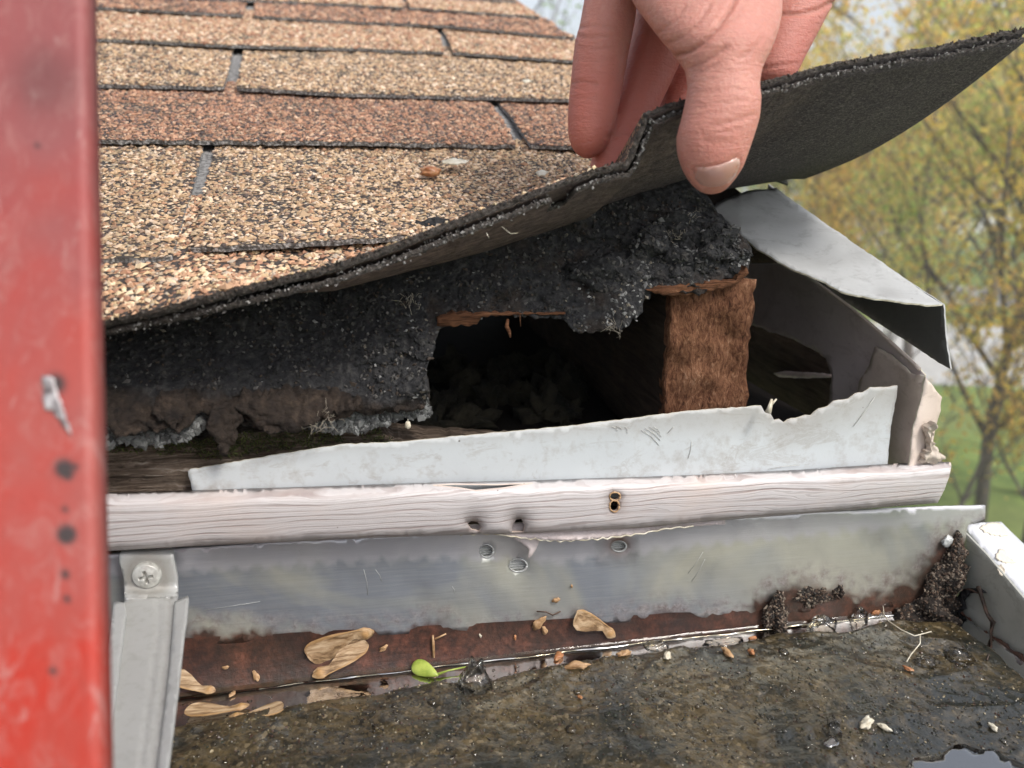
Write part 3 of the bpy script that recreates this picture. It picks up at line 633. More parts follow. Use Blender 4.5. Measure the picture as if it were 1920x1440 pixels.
# loose fibres hanging from the torn edges
fp = []
for k in range(9):
    i = rng.integers(8, nu-8); S, N = (S2, N2); a = S[i, 0]-N[i, 0]*0.007
    if a[0] < -0.09 or a[0] > 0.05: continue
    d_ = rng.normal(size=3); d_ /= np.linalg.norm(d_); L_ = rng.uniform(0.002, 0.006); b_ = a+np.array([d_[0], -0.3, -0.7])*L_*0.5; c_ = b_+d_*L_*0.5
    fp.append(tube([a, b_, c_], 0.00009, 4))
for v_, f_ in fp: mk('loose_fibre', v_, f_, M_pale, flapr)

# ------------------------------------------------------------------ DECAYED EAVE
eave = root('rotted_eave', tuple(atY(700, 700, 0.27)), 'blackened crumbling eave edge of old shingle layers and rotten wood round the dark hole', 'roof edge')
def crustY(x, y):
    b = np.interp(x, [150, 800, 1100, 1400], [0.2575, 0.262, 0.2665, 0.274]); bot = np.interp(x, [150, 600, 960, 1110, 1220, 1400], [800, 785, 655, 640, 580, 520])
    return b+0.00013*max(0, bot-y)
def crust_surf(x, y): return atY(x, y, crustY(x, y))
def crust_disp(p): return 0.0062*fbm(p, 40, 5, 2)+0.0026*fbm(p, 150, 5, 7)+0.004*abs(noise.noise(Vector((p[0]*70, p[1]*20, p[2]*50))))
cA = [(100, 600), (200, 560), (560, 500), (760, 440), (960, 400), (1180, 380), (1300, 350), (1330, 372), (1348, 402), (1378, 436), (1406, 462), (1415, 484), (1408, 503), (1372, 532), (1330, 543), (1285, 549), (1228, 542), (1215, 560), (1190, 590), (1160, 608), (1112, 622),
      (1085, 618), (1060, 600), (1020, 594), (960, 590), (850, 590), (824, 606), (808, 640), (797, 690), (804, 735), (796, 768), (740, 772), (640, 778), (600, 768), (520, 782), (470, 776), (420, 782), (385, 760), (355, 792), (300, 786), (200, 792), (100, 800)]
brA = lambda x, y: float(np.clip((y-np.interp(x, [200, 600, 800], [715, 725, 745]))/22, 0, 1)) if x < 800 else float(np.clip(noise.fractal(Vector((x*.012, y*.016, 4)), .9, 2.0, 4)*1.6, 0, .8))
oA, VA, TA = sheet('old_shingle_crust', cA, crust_surf, M_crust, eave, step=6, thick=0.006, back=(0, 0.8, 0.5), jag=6, jfreq=0.06, attrs={'brown': brA}, disp=crust_disp, ret=True)
cB = [(100, 760), (800, 745), (806, 775), (798, 783), (752, 788), (700, 795), (668, 808), (640, 812), (600, 810), (560, 800), (500, 806), (440, 792), (390, 790), (372, 806), (330, 828), (290, 836), (240, 834), (200, 842), (100, 850)]
oB, VB, TB = sheet('lower_shingle_layer', cB, lambda x, y: atY(x, y, crustY(x, y)+0.0035-0.00006*(y-780)), M_crust, eave, step=6, thick=0.004, back=(0, 0.9, 0.4), jag=6, jfreq=0.08, seed=4,
                   attrs={'brown': lambda x, y: 0.5}, disp=lambda p: 0.002*fbm(p, 90, 4, 5), ret=True)
dark = [(0.020, 0.020, 0.021), (0.030, 0.029, 0.029), (0.040, 0.038, 0.036), (0.015, 0.015, 0.016), (0.060, 0.056, 0.052)]
grey = [(0.12, 0.12, 0.12), (0.20, 0.20, 0.195), (0.28, 0.28, 0.27), (0.07, 0.07, 0.07), (0.36, 0.36, 0.34)]
n = int(area(VA, TA)*0.62/(pi*0.0010**2*0.6)); Pp, Nn, _ = sample(VA, TA, n, 8); pj = np.array([proj(p) for p in Pp])
keep = np.array([brA(x, y) < (0.5 if x < 800 else 0.9) for x, y in pj]) & (np.array([fbm(p, 45, 3, 1) for p in Pp])+rng.normal(0, .2, n) > -0.35)
lobe = ((pj[:, 0] > 1090) & (pj[:, 0] < 1235) & (pj[:, 1] > 480+0.0*pj[:, 0])) & (pj[:, 1] > 700-0.13*pj[:, 0]-40+rng.normal(0, 25, n)) & (pj[:, 0]+pj[:, 1] > 1640+rng.normal(0, 30, n))
cr_e = (np.abs(pj[:, 0]-790) < 30) & (pj[:, 1] > 560) & (rng.random(n) < 0.25)
lite = lobe | cr_e | ((pj[:, 0] > 1360) & (rng.random(n) < 0.35))
mid_ = (rng.random(n) < .03); k1 = keep & ~lite & ~mid_; SV, SF, SC = stones(Pp[k1], Nn[k1], 0.00062, dark+[(0.05, 0.038, 0.03), (0.10, 0.095, 0.09)], 12, jit=.35, flat=.9)
g = mk('dark_granules', SV, SF, M_dgran, eave, False, cols=SC); g['kind'] = 'stuff'
k1 = keep & (lite | mid_); SV, SF, SC = stones(Pp[k1], Nn[k1], 0.00065, grey[:4]+dark[2:3]+[(0.16, 0.14, 0.11)], 13)
g = mk('pale_granules', SV, SF, M_gran, eave, False, cols=SC); g['kind'] = 'stuff'
n = 5200; Pp, Nn, _ = sample(VB, TB, n, 9); pj = np.array([proj(p) for p in Pp])
botB = np.array([np.interp(x, [100, 200, 290, 372, 390, 560, 640, 700, 800], [850, 842, 836, 806, 790, 800, 812, 795, 783]) for x in pj[:, 0]])
kk = (botB-pj[:, 1] < 42+rng.normal(0, 6, n)) & (((pj[:, 0] < 385)) | (pj[:, 0] > 565))
SV, SF, SC = stones(Pp[kk], Nn[kk], 0.00098, [(0.08, 0.083, 0.08), (0.12, 0.123, 0.12), (0.17, 0.173, 0.17), (0.05, 0.05, 0.05)], 14, flat=0.75)
g = mk('slate_gravel', SV, SF, M_gran, eave, False, cols=SC); g['kind'] = 'stuff'
# ragged brown felt rags hanging mid-left
for k, rag in enumerate([[(400, 770), (440, 766), (455, 790), (440, 830), (425, 858), (412, 850), (405, 820), (385, 800)], [(300, 740), (345, 735), (350, 770), (330, 800), (300, 790), (285, 770)],
                         [(455, 740), (560, 735), (640, 745), (680, 760), (640, 775), (570, 800), (520, 812), (480, 800), (440, 770)]]):
    o = sheet('felt_rag', rag, lambda x, y: atY(x, y, crustY(x, y)-0.004), M_crust, eave, step=6, thick=0.003, back=(0, 0.9, 0.3), jag=7, jfreq=0.09, seed=20+k, attrs={'brown': lambda x, y: 1.0}, disp=lambda p: 0.003*fbm(p, 110, 4, 8))
# heavy shoulder above the block with pale broken edge
for k, (c_, rad) in enumerate([((1335, 470), (0.011, 0.010, 0.008)), ((1378, 482), (0.006, 0.005, 0.005)), ((1290, 430), (0.012, 0.008, 0.006)), ((1215, 470), (0.010, 0.007, 0.008)), ((1290, 505), (0.010, .006, .006)), ((1160, 520), (0.014, 0.006, 0.008))]):
    v, f = blob(crust_surf(*c_)+np.array([0, 0.003, 0]), rad, 0.55, 1.4, 4, 31+k); o = mk('crust_lump', v, f, M_crust, eave, attrs={'brown': np.zeros(len(v))})
    T_ = np.array(f); Pp, Nn, _ = sample(v, T_, 420, 40+k); SV, SF, SC = stones(Pp, Nn, 0.0008, dark+grey[:1], 50+k)
    g = mk('dark_granules', SV, SF, M_dgran, eave, False, cols=SC); g['kind'] = 'stuff'
sheet('split_wood_edge', [(820, 598), (850, 588), (1060, 586), (1060, 590), (980, 590), (905, 594), (895, 609), (850, 613), (822, 612)], lambda x, y: atY(x, y, 0.272), M_orange, eave, step=8, thick=0.02, jag=2.5, disp=lambda p: .0012*fbm(p, 200, 3))
sheet('split_wood_edge', [(1215, 545), (1240, 538), (1380, 525), (1400, 500), (1404, 512), (1385, 532), (1330, 548), (1280, 555), (1235, 553)], lambda x, y: atY(x, y, 0.272), M_orange, eave, step=8, thick=0.02, jag=2.5, disp=lambda p: .0012*fbm(p, 200, 3))
V_, F_ = join([tube([atY(952, 598, .27), atY(950, 612, .2695), atY(955, 622, .269), atY(957, 633, .2685)], [0.0005, 0.0008, 0.0007, 0.0003], 6), tube([atY(975, 590, .27), atY(976, 612, .27)], .00018, 5)])
mk('hanging_splinter', V_, F_, M_orange, eave)
# cobweb lint
fp = []
for k in range(130):
    c_ = [(1272, 410), (1250, 440), (612, 775), (770, 560), (590, 790), (1140, 610)][k % 6]; p = crust_surf(c_[0]+rng.normal(0, 9), c_[1]+rng.normal(0, 6))+np.array([0, -0.005, 0])
    d_ = rng.normal(size=3)*0.0018; fp.append(tube([p, p+d_*0.5+rng.normal(size=3)*.0005, p+d_], 0.00008, 3))
V_, F_ = join(fp); g = mk('lint', V_, F_, M_web, eave); g['kind'] = 'stuff'

# fascia board (left, mossy and weathered), runs behind all the trim
fas = root('fascia_board', tuple(atY(700, 940, 0.268)), 'weathered rotten fascia board with moss along its top, left under the black eave crust', 'fascia board')
fo = [(-300, 870), (100, 850), (200, 838), (300, 830), (380, 822), (450, 812), (560, 808), (640, 806), (700, 803), (720, 812), (740, 826), (790, 830), (1000, 850), (1300, 860), (1500, 870), (1560, 880), (1555, 1010), (900, 1040), (200, 1080), (-300, 1100)]
oF, VF, TF = sheet('board', fo, lambda x, y: atY(x, y, 0.2672), M_rotwood, fas, step=9, thick=0.02, jag=4, jfreq=0.07, disp=lambda p: 0.0022*fbm((p[0]*0.12, p[1], p[2]), 220, 4)+0.001*fbm(p, 200, 3), ret=True)
Pp, Nn, _ = sample(VF, TF, 60000, 15); pj = np.array([proj(p) for p in Pp])
tb = np.array([np.interp(x, [-300, 200, 450, 700, 760], [870, 838, 812, 803, 830]) for x in pj[:, 0]])
dens = np.array([fbm(p, 60, 3, 6) for p in Pp]); hgt = np.interp(pj[:, 0], [200, 300, 400, 560, 720], [10, 30, 55, 48, 30])
kk = (pj[:, 0] < 745) & (pj[:, 0] > 150) & (pj[:, 1]-tb < hgt*(0.8+0.6*dens)) & (dens > -0.35)
idx_ = np.where(kk)[0][:9000]; mv = []; mf = []; mr = []
for q, i in enumerate(idx_):
    d_ = rng.normal(size=3)*0.6+np.array([0, -0.9, 0.5]); d_ /= np.linalg.norm(d_); L_ = rng.uniform(0.0008, 0.0026); s_ = np.cross(d_, rng.normal(size=3)); s_ /= np.linalg.norm(s_)
    p = Pp[i]; b0 = len(mv); mv += [p+s_*0.00025, p-s_*0.00025, p+d_*L_]; mf.append((b0, b0+1, b0+2)); mr += [rng.random()]*3
g = mk('moss', np.array(mv), np.array(mf), M_moss, fas, False, {'rnd': mr}); g['kind'] = 'stuff'

# rafter tail: brown fibrous block end
xa, xb = atY(1248, 680, 0.276)[0], atY(1404, 660, 0.276)[0]; zt_, zb_ = atY(1330, 525, 0.276)[2], atY(1330, 800, 0.276)[2]-0.012
V_, F_ = boxm((xa, 0.276, zb_), (xb, 0.60, zt_), 0.0028, 0.0, 60)
# keep fine steps only near the front face: displace with ridges
def rw(p):
    k = max(0.0, 1-(p[1]-0.276)*8); return np.array([0.0022*fbm((p[0], p[1]*0.3, p[2]), 60, 4, 3), -0.0030*k*fbm((p[0]*1.3, 0, p[2]*0.9), 90, 6, 9)-0.0015*k*fbm((p[0]*2, 0, p[2]*.8), 400, 3, 1), 0.002*fbm(p, 50, 3, 8)])
V_ = V_+np.array([rw(p) for p in V_])
fn_ = [abs(np.cross(V_[f_[1]]-V_[f_[0]], V_[f_[2]]-V_[f_[0]])[1]) < 0.55*np.linalg.norm(np.cross(V_[f_[1]]-V_[f_[0]], V_[f_[2]]-V_[f_[0]])) and V_[f_[0]][1] > 0.279 for f_ in F_]  # side faces take the darker wood: their shade is painted into the colour
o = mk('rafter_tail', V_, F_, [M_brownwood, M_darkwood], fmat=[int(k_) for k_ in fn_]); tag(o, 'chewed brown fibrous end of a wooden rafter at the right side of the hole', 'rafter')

# dark cavity behind
cav = root('eave_cavity', tuple(atY(950, 830, 0.45)), 'dark hollow inside the eave seen through the hole, tufts of old insulation at its bottom', 'cavity')
zf = atY(900, 845, 0.27)[2]-0.012
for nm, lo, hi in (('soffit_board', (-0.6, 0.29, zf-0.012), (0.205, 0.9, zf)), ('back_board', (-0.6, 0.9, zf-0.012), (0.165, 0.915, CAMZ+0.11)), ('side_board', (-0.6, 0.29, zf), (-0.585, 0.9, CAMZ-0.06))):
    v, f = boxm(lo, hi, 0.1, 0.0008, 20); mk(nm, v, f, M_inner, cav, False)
gb = [(1330, 545), (1420, 560), (1500, 610), (1575, 655), (1590, 760), (1590, 930), (1330, 930)]
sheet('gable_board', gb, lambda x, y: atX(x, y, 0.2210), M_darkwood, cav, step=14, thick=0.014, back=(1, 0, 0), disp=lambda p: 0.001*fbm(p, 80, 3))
sheet('pale_splinter', [(1450, 700), (1470, 696), (1520, 699), (1562, 703), (1562, 708), (1500, 709), (1460, 707)], lambda x, y: atX(x, y, 0.2185), M_rake, cav, step=6, thick=0.002, back=(1, 0, 0), jag=1, attrs={'dirt': lambda x, y: .7})
fp = []
for k in range(34):
    x = rng.uniform(735, 1110); Y = rng.uniform(0.31, 0.42); base = atY(x, 835, Y); base[2] = zf
    v, f = blob(base+np.array([0, 0, rng.uniform(0.0, 0.004)]), (rng.uniform(.004, .012), rng.uniform(.004, .010), rng.uniform(.003, .012)), 0.9, 2.2, 3, k*3.1); fp.append((v, f))
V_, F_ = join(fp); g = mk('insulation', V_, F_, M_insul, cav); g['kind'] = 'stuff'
V_, F_ = join([tube([atY(1440, 775, .256), atY(1444, 762, .2565), atY(1447, 748, .257)], [.0012, .0009, .0004], 6), tube([atY(1445, 760, .2565), atY(1456, 748, .2565)], [.0006, .0003], 5)])
o = mk('pale_splinter', V_, F_, M_pale); tag(o, 'short pale forked splinter standing in the torn notch of the white flashing', 'splinter')
v, f = blob(atY(765, 797, 0.262), (0.0011, 0.001, 0.0014), .3, 1.5, 2, 3); v2, f2 = tube([atY(765, 797, .262), atY(765, 786, .262)], .00012, 4); V_, F_ = join([(v, f), (v2, f2)])
o = mk('white_chip', V_, F_, M_pale); tag(o, 'tiny white chip hanging under the crust at the left corner of the hole', 'chip')

# ------------------------------------------------------------------ TRIM
fl = [(352, 884), (357, 880), (380, 877), (500, 856), (640, 834), (760, 828), (900, 815), (1100, 795), (1280, 772), (1428, 761), (1434, 772), (1447, 777), (1452, 788), (1462, 786), (1470, 792), (1484, 785), (1500, 783), (1510, 778), (1520, 779),
      (1535, 766), (1552, 762), (1562, 752), (1590, 748), (1604, 738), (1618, 737), (1632, 727), (1660, 726), (1683, 723), (1680, 750), (1670, 800), (1664, 870), (1663, 925), (1000, 935), (600, 945), (366, 950)]
def flY(x, y):
    yb = np.interp(x, [350, 1000, 1680], [925, 903, 868]); return 0.2612+0.00003*(yb-y)*0.6-0.0016*sin((x-350)/420.0)*max(0, (yb-y))/100.0
fd = lambda x, y: float(np.clip(1.25-abs(y-np.interp(x, [357, 640, 1100, 1430, 1470, 1683], [880, 834, 795, 761, 788, 723]))/np.interp(x, [400, 1100, 1500], [12, 26, 60]), 0, 1))*0.55*np.interp(x, [400, 1000, 1300], [0.3, .6, 1])
flr = root('torn_flashing', tuple(atY(1000, 930, 0.261)), 'bent sheet of white painted aluminium with a torn jagged notch, standing behind the woodgrain strip', 'flashing')
sheet('sheet_metal', fl, lambda x, y: atY(x, y, flY(x, y)), M_flash, flr, step=9, thick=0.0005, jag=1.2, jfreq=0.2, attrs={'dirt': fd}, emat=M_pale, disp=lambda p: 0.0006*fbm(p, 22, 3, 2))
scr = []
for (a, b) in (((1203, 806), (1236, 835)), ((1210, 803), (1238, 826)), ((1218, 801), (1240, 819)), ((1225, 800), (1237, 812)), ((1148, 800), (1158, 808)), ((1155, 799), (1166, 806)), ((1252, 812), (1264, 800)), ((1172, 800), (1176, 812)), ((1600, 800), (1640, 745)), ((1290, 860), (1297, 828)), ((1440, 880), (1500, 872))):
    scr.append(tube([atY(p[0], p[1], flY(*p)-0.00035) for p in (a, ((a[0]+b[0])/2+2, (a[1]+b[1])/2-2), b)], 0.00010, 4))
for v_, f_ in scr: mk('scratch', v_, f_, M_screw, flr)

stt = [(-300, 945), (150, 928), (203, 926), (355, 922), (640, 913), (820, 907), (1000, 903), (1280, 893), (1500, 883), (1740, 867), (1782, 867)]
stb = [(-300, 1055), (150, 1036), (203, 1033), (400, 1022), (700, 1009), (860, 1003), (1000, 1000), (1200, 990), (1300, 980), (1500, 964), (1757, 943), (1782, 941)]
def stv(x, y):
    a, b = lerp_poly(stt, x), lerp_poly(stb, x); return (y-a)/(b-a)
def stY(x, y):
    v_ = stv(x, y)
    Y = float(np.interp(v_, [-0.05, 0.0, 0.05, 0.12, 0.22, 0.5, 0.85, 0.95, 1.0, 1.1], [0.2608, 0.2596, 0.2562, 0.2538, 0.2526, 0.2522, 0.2528, 0.2536, 0.2556, 0.257]))
    for (hx, hy, s_, d_) in ((888, 985, 16, 0.0022), (970, 982, 15, 0.003), (1152, 940, 16, 0.0008), (905, 912, 40, -0.0006)):
        Y += d_*exp(-((x-hx)**2+(y-hy)**2)/(2*s_*s_))
    return Y+0.0008*sin(x*0.006)
def ell(cx, cy, a, b, n=14): return [(cx+a*cos(2*pi*k/n), cy+b*sin(2*pi*k/n)) for k in range(n)]
so_ = stt[:-1]+[(1783, 868), (1784, 874), (1780, 893), (1771, 918), (1758, 943)]+stb[::-1][2:]
hs_ = [ell(1153, 931, 9, 7), ell(1152, 949, 8, 10), [(812, 911), (850, 909), (930, 910), (1000, 907), (945, 916), (892, 921), (862, 916)],
       [(876, 982), (884, 977), (896, 979), (903, 990), (898, 996), (884, 993)], [(960, 987), (968, 974), (978, 973), (984, 988), (982, 997), (960, 998)]]
sd_ = lambda x, y: min(1.0, sum(exp(-((x-a)**2+(y-b)**2)/(2*c_*c_)) for a, b, c_ in ((1153, 931, 10), (1152, 950, 11), (888, 985, 12), (972, 984, 14)))*0.8)+(0.35 if stv(x, y) > 0.93 else 0)
sr = root('woodgrain_strip', tuple(atY(1000, 980, 0.255)), 'long pinkish white trim strip embossed with woodgrain, cracked and pierced by two screw holes', 'trim')
sheet('strip', so_, lambda x, y: atY(x, y, stY(x, y)), M_vinyl, sr, step=9, thick=0.0011, holes=hs_, jag=0.15, attrs={'dirt': sd_}, emat=M_beige)
for (cx, cy, a, b) in ((1153, 931, 9, 7), (1152, 949, 8, 10)):
    ring = [atY(x, y, stY(x, y)-0.0001) for x, y in ell(cx, cy, a+1, b+1, 16)]; ring.append(ring[0]); v, f = tube(ring, [0.00032+0.0001*math.sin(k*2.3) for k in range(17)], 6); mk('hole_rim', v, f, M_scrap, sr)

# rake fascia metal (seen from inside), overlap, beige return, sealant
rk = root('rake_fascia', tuple(atX(1650, 880, 0.207)), 'dirty pinkish grey metal gable trim with a torn opening, right of the brown rafter end', 'trim')
ro = [(1330, 392), (1400, 435), (1500, 508), (1590, 573), (1660, 632), (1722, 690), (1733, 703), (1728, 760), (1716, 800), (1706, 868), (1700, 915), (1560, 915), (1548, 800), (1556, 745), (1560, 705), (1548, 672), (1520, 652), (1470, 630), (1420, 613), (1380, 604), (1320, 596)]
rdirt = lambda x, y: float(np.clip(0.55-(x-1400)/700+0.3*noise.noise(Vector((x*.012, y*.012, 1))), 0, 1))
sheet('trim_panel', ro, lambda x, y: atX(x, y, 0.2125), M_rake, rk, step=9, thick=0.0006, back=(1, 0, 0), jag=2.0, jfreq=0.15, attrs={'dirt': rdirt}, emat=M_pale, disp=lambda p: 0.001*fbm(p, 30, 3, 5))
ov = [(1640, 650), (1652, 656), (1690, 684), (1706, 700), (1733, 706), (1727, 760), (1715, 800), (1705, 868), (1700, 915), (1575, 915), (1598, 757), (1607, 735), (1612, 715), (1626, 690)]
sheet('folded_overlap', ov, lambda x, y: atX(x, y, 0.2112-0.0006*sin(y*0.03)), M_beige, rk, step=9, thick=0.0007, back=(1, 0, 0), jag=2.5, jfreq=0.2, attrs={'dirt': lambda x, y: 0.35+0.3*noise.noise(Vector((x*.03, y*.03, 3)))}, emat=M_pale, disp=lambda p: .0006*fbm(p, 60, 3))
V_, F_ = tube([atX(x, y, 0.2117) for x, y in [(1500, 508), (1545, 540), (1590, 573), (1625, 602), (1660, 632), (1690, 660), (1716, 684), (1724, 692)]], 0.0008, 6); mk('rolled_edge', V_, F_, M_beige, rk)
be = [(1735, 706), (1766, 745), (1764, 770), (1755, 800), (1748, 830), (1752, 880), (1700, 890), (1706, 850), (1714, 800), (1727, 750)]
sheet('return_panel', be, lambda x, y: atY(x, y, 0.2575+0.00005*(x-1730)), M_beige, rk, step=8, thick=0.0006, jag=1.2, attrs={'dirt': lambda x, y: float(np.clip((x-1735)/60, 0, .4))}, emat=M_pale, disp=lambda p: .0005*fbm(p, 60, 3))
o, V_, T_ = sheet('sealant_bead', [(1748, 790), (1756, 800), (1754, 825), (1762, 845), (1762, 853), (1774, 856), (1766, 866), (1750, 870), (1730, 868), (1735, 850), (1744, 835), (1738, 810)], lambda x, y: atY(x, y, 0.2545), M_seal, None, step=4, thick=0.003, jag=3.5, jfreq=0.15, disp=lambda p: 0.0030*fbm(p, 260, 4, 3), ret=True, attrs={'dirt': lambda x, y: .4})
tag(o, 'crumpled lump of dirty beige sealant on the trim corner just above the strip end', 'sealant')
# drip edge
de = root('drip_edge', tuple(roofP(1600, 480)), 'bent weathered grey metal drip edge sticking out beyond the right roof corner', 'drip edge')
df = [(1320, 400), (1345, 380), (1400, 358), (1455, 352), (1500, 385), (1560, 427), (1620, 469), (1690, 517), (1768, 570), (1740, 572), (1700, 569), (1640, 561), (1585, 549), (1540, 527), (1490, 505), (1455, 486), (1420, 464), (1380, 432), (1352, 408)]
def dsurf(x, y):
    e = np.interp(x, [1320, 1490, 1585, 1768], [402, 505, 549, 571]); k = max(0, 1-(e-y)/45.0)
    return roofP(x, y, 0.0004+0.0022*k*np.interp(x, [1330, 1500, 1768], [0, 1, .1]))
sheet('top_flange', df, dsurf, M_drip, de, step=8, thick=0.0006, back=-RN, jag=1.0, jfreq=0.2, attrs={'dirt': lambda x, y: 0.5*float(np.clip(noise.noise(Vector((x*.012, y*.03, 1)))*2, 0, 1))+(0.4 if x < 1390 else 0)}, emat=M_pale, disp=lambda p: 0.0008*fbm(p, 35, 3, 2))
dfl = [(1440, 345), (1500, 387), (1560, 429), (1620, 471), (1690, 519), (1769, 571), (1771, 600), (1774, 640), (1782, 692), (1760, 680), (1700, 640), (1640, 602), (1570, 556), (1500, 508), (1440, 468)]
sheet('hanging_flange', dfl, lambda x, y: atX(x, y, 0.2145), M_dripin, de, step=9, thick=0.0006, back=(1, 0, 0), jag=0.8, emat=M_drip)

# ------------------------------------------------------------------ GUTTER
YG = 0.2625
gut = root('gutter', tuple(atY(900, 1250, YG)), 'aluminium gutter trough with rusty brown tide mark, holding dirty water', 'gutter')
zcl = lambda X: CAMZ-0.1690-0.010*(X+0.065)/0.215
wo_ = [(-330, 1080), (200, 1040), (330, 1029), (700, 1005), (860, 992), (1300, 970), (1757, 950), (1848, 948), (1847, 973), (1815, 985), (1805, 1040)]
Xc = atY(1806, 1060, YG)[0]
bot_px = []
for X in np.linspace(Xc, -0.36, 30): bot_px.append(tuple(proj((X, YG, zcl(X)-0.003))))
wall_poly = wo_+bot_px
rustl = [(-300, 1240), (150, 1186), (350, 1176), (480, 1180), (560, 1188), (700, 1187), (760, 1180), (790, 1163), (845, 1167), (870, 1195), (1000, 1180), (1130, 1172), (1180, 1162), (1230, 1148), (1290, 1155), (1330, 1165), (1400, 1145), (1440, 1112), (1500, 1093), (1560, 1094), (1600, 1112), (1660, 1108), (1720, 1080), (1760, 1010), (1850, 990)]
def jn(x, y, s=0.03, o=0): return noise.fractal(Vector((x*s, y*s, o)), 0.9, 2.0, 5)
def rustf(x, y): return float(np.clip((y-lerp_poly(rustl, x)+14*jn(x, y, .03, 2)+9*jn(x, y, .16, 5))/15+.15, 0, 1))*0.95
def limef(x, y):
    d = lerp_poly(rustl, x)-y; return float(np.clip(1-abs(d-14)/34, 0, 1))*float(np.clip(0.55+1.3*jn(x, y, .06, 9), 0, 1))*np.interp(x, [400, 900, 1500], [.6, .75, .9])
def bandf(x, y):
    t = lerp_poly([(150, 1038), (700, 1009), (860, 1003), (1060, 1014), (1250, 992), (1757, 950)], x); return float(np.clip(1-(y-t-np.interp(x, [400, 900, 1700], [40, 38, 28])+5*sin(x*0.16))/8, 0, 1))
def gdirt(x, y):
    d = exp(-((x-1740)**2+(y-1100)**2)/(2*45**2))*0.9+exp(-((x-1452)**2+(y-1150)**2)/(2*26**2))*0.8
    for (a, b, s_, k_) in ((1640, 1010, 20, .3), (1330, 1060, 25, .25), (1155, 1036, 30, .22), (760, 1100, 60, .06)): d += k_*exp(-((x-a)**2+(y-b)**2*1.6)/(2*s_*s_))
    if 1117 < x < 1196 and 1006 < y < 1062: d += 0.26
    return min(1.0, d*(0.8+0.6*jn(x, y, .05, 3)))
def rspot(x, y): return min(1.0, exp(-((x-1160)**2+(y-1018)**2)/(2*14**2))*0.8)
def wallY(x, y):
    Y = YG-0.00045*jn(x, y, .01, 8)
    for (hx, hy, s_, d_) in ((912, 1034, 16, 0.0010), (970, 1058, 20, 0.0018), (1160, 1022, 13, 0.0006), (985, 1020, 14, -0.0018), (1155, 1036, 34, 0.0009)): Y += d_*exp(-((x-hx)**2+(y-hy)**2)/(2*s_*s_))
    return Y
gh = [ell(912, 1033, 12, 11), ell(971, 1060, 16, 11), ell(1160, 1024, 13, 9)]
WA = {'rust': rustf, 'lime': limef, 'band': bandf, 'dirt': gdirt, 'rustspot': rspot}
owall, Vw, Tw = sheet('back_wall', wall_poly, lambda x, y: atY(x, y, wallY(x, y)), M_gut, gut, step=9, thick=0.0007, holes=gh, attrs=WA, jag=0.6, ret=True)
for (cx, cy, a, b) in ((912, 1033, 13, 12), (971, 1060, 17, 12), (1160, 1024, 14, 10)):
    V_, F_ = grid(9, 60, lambda u, v: atY(cx+(u-.5)*a*2.6, cy+(v-.5)*b*2.6, YG+0.0022+0.0005*sin((v*2.6*b+u*3)*1.3))); mk('bolt_thread', V_, F_, M_strap, gut, attrs={'dirt': np.full(len(V_), .1)})
for (cx, cy, a, b) in ((912, 1033, 13, 12), (971, 1060, 17, 12), (1160, 1024, 14, 10)):
    ring = [atY(x, y, wallY(x, y)-0.0002) for x, y in ell(cx, cy, a, b, 20)]; ring.append(ring[0]); v, f = tube(ring, [0.00028+0.00018*sin(k*0.31+1) for k in range(21)], 6); mk('hole_rim', v, f, M_strap, gut, attrs={'dirt': np.zeros(len(v))})
bt = [(962, 1004), (1000, 1006), (1012, 1012), (1006, 1028), (998, 1042), (990, 1048), (992, 1030), (978, 1018), (964, 1012)]
sheet('bent_tab', bt, lambda x, y: atY(x, y, 0.2600-0.0011*sin((x-960)*0.06)), M_rake, gut, step=5, thick=0.0006, jag=1.0, emat=M_pale, attrs={'dirt': lambda x, y: 0.0})
# cove and floor
def cove(u, v):
    X = -0.36+(Xc+0.36)*u; R = 0.03
    if v < 0.4: th_ = v/0.4*pi/2; return np.array([X, YG-R*(1-cos(th_))*1.0, zcl(X)-R*sin(th_)])
    return np.array([X, YG-R-(YG-R-0.119)*(v-0.4)/0.6, zcl(X)-R])
Vc, Fc_ = grid(130, 40, cove); Vc[:, 2] += 0.0004*np.array([fbm(p, 80, 3) for p in Vc]); pc = np.array([proj(p) for p in Vc])
ocove = mk('trough_floor', Vc, Fc_, M_gut, gut, attrs={'rust': np.full(len(Vc), .97), 'lime': np.zeros(len(Vc)), 'band': np.zeros(len(Vc)), 'dirt': [gdirt(*p) for p in pc], 'rustspot': np.zeros(len(Vc))})
zlip = atY(280, 1118, 0.2575)[2]
V_, F_ = join([boxm((-0.36, 0.1190, CAMZ-0.215), (Xc, 0.1200, zlip+0.003), 0), boxm((-0.36, 0.1165, zlip+0.0032), (Xc, 0.126, zlip+0.0044), 0), boxm((-0.36, 0.1155, zlip-0.010), (Xc, 0.1164, zlip+0.003), 0)])
mk('front_lip', V_, F_, M_lip, gut, False, {'dirt': np.zeros(len(V_))})
for (a_, b_) in (((383, 1144), (487, 1128)), ((682, 1068), (690, 1115)), ((704, 1068), (716, 1090)), ((848, 1100), (852, 1112)), ((1290, 1075), (1318, 1035)), ((1297, 1090), (1322, 1048)), ((560, 1030), (566, 1040))):
    v, f = tube([atY(p_[0], p_[1], wallY(*p_)-0.0001) for p_ in (a_, ((a_[0]+b_[0])/2+2, (a_[1]+b_[1])/2), b_)], 0.00008, 5); mk('scratch', v, f, M_strap, gut, attrs={'dirt': np.zeros(len(v))})
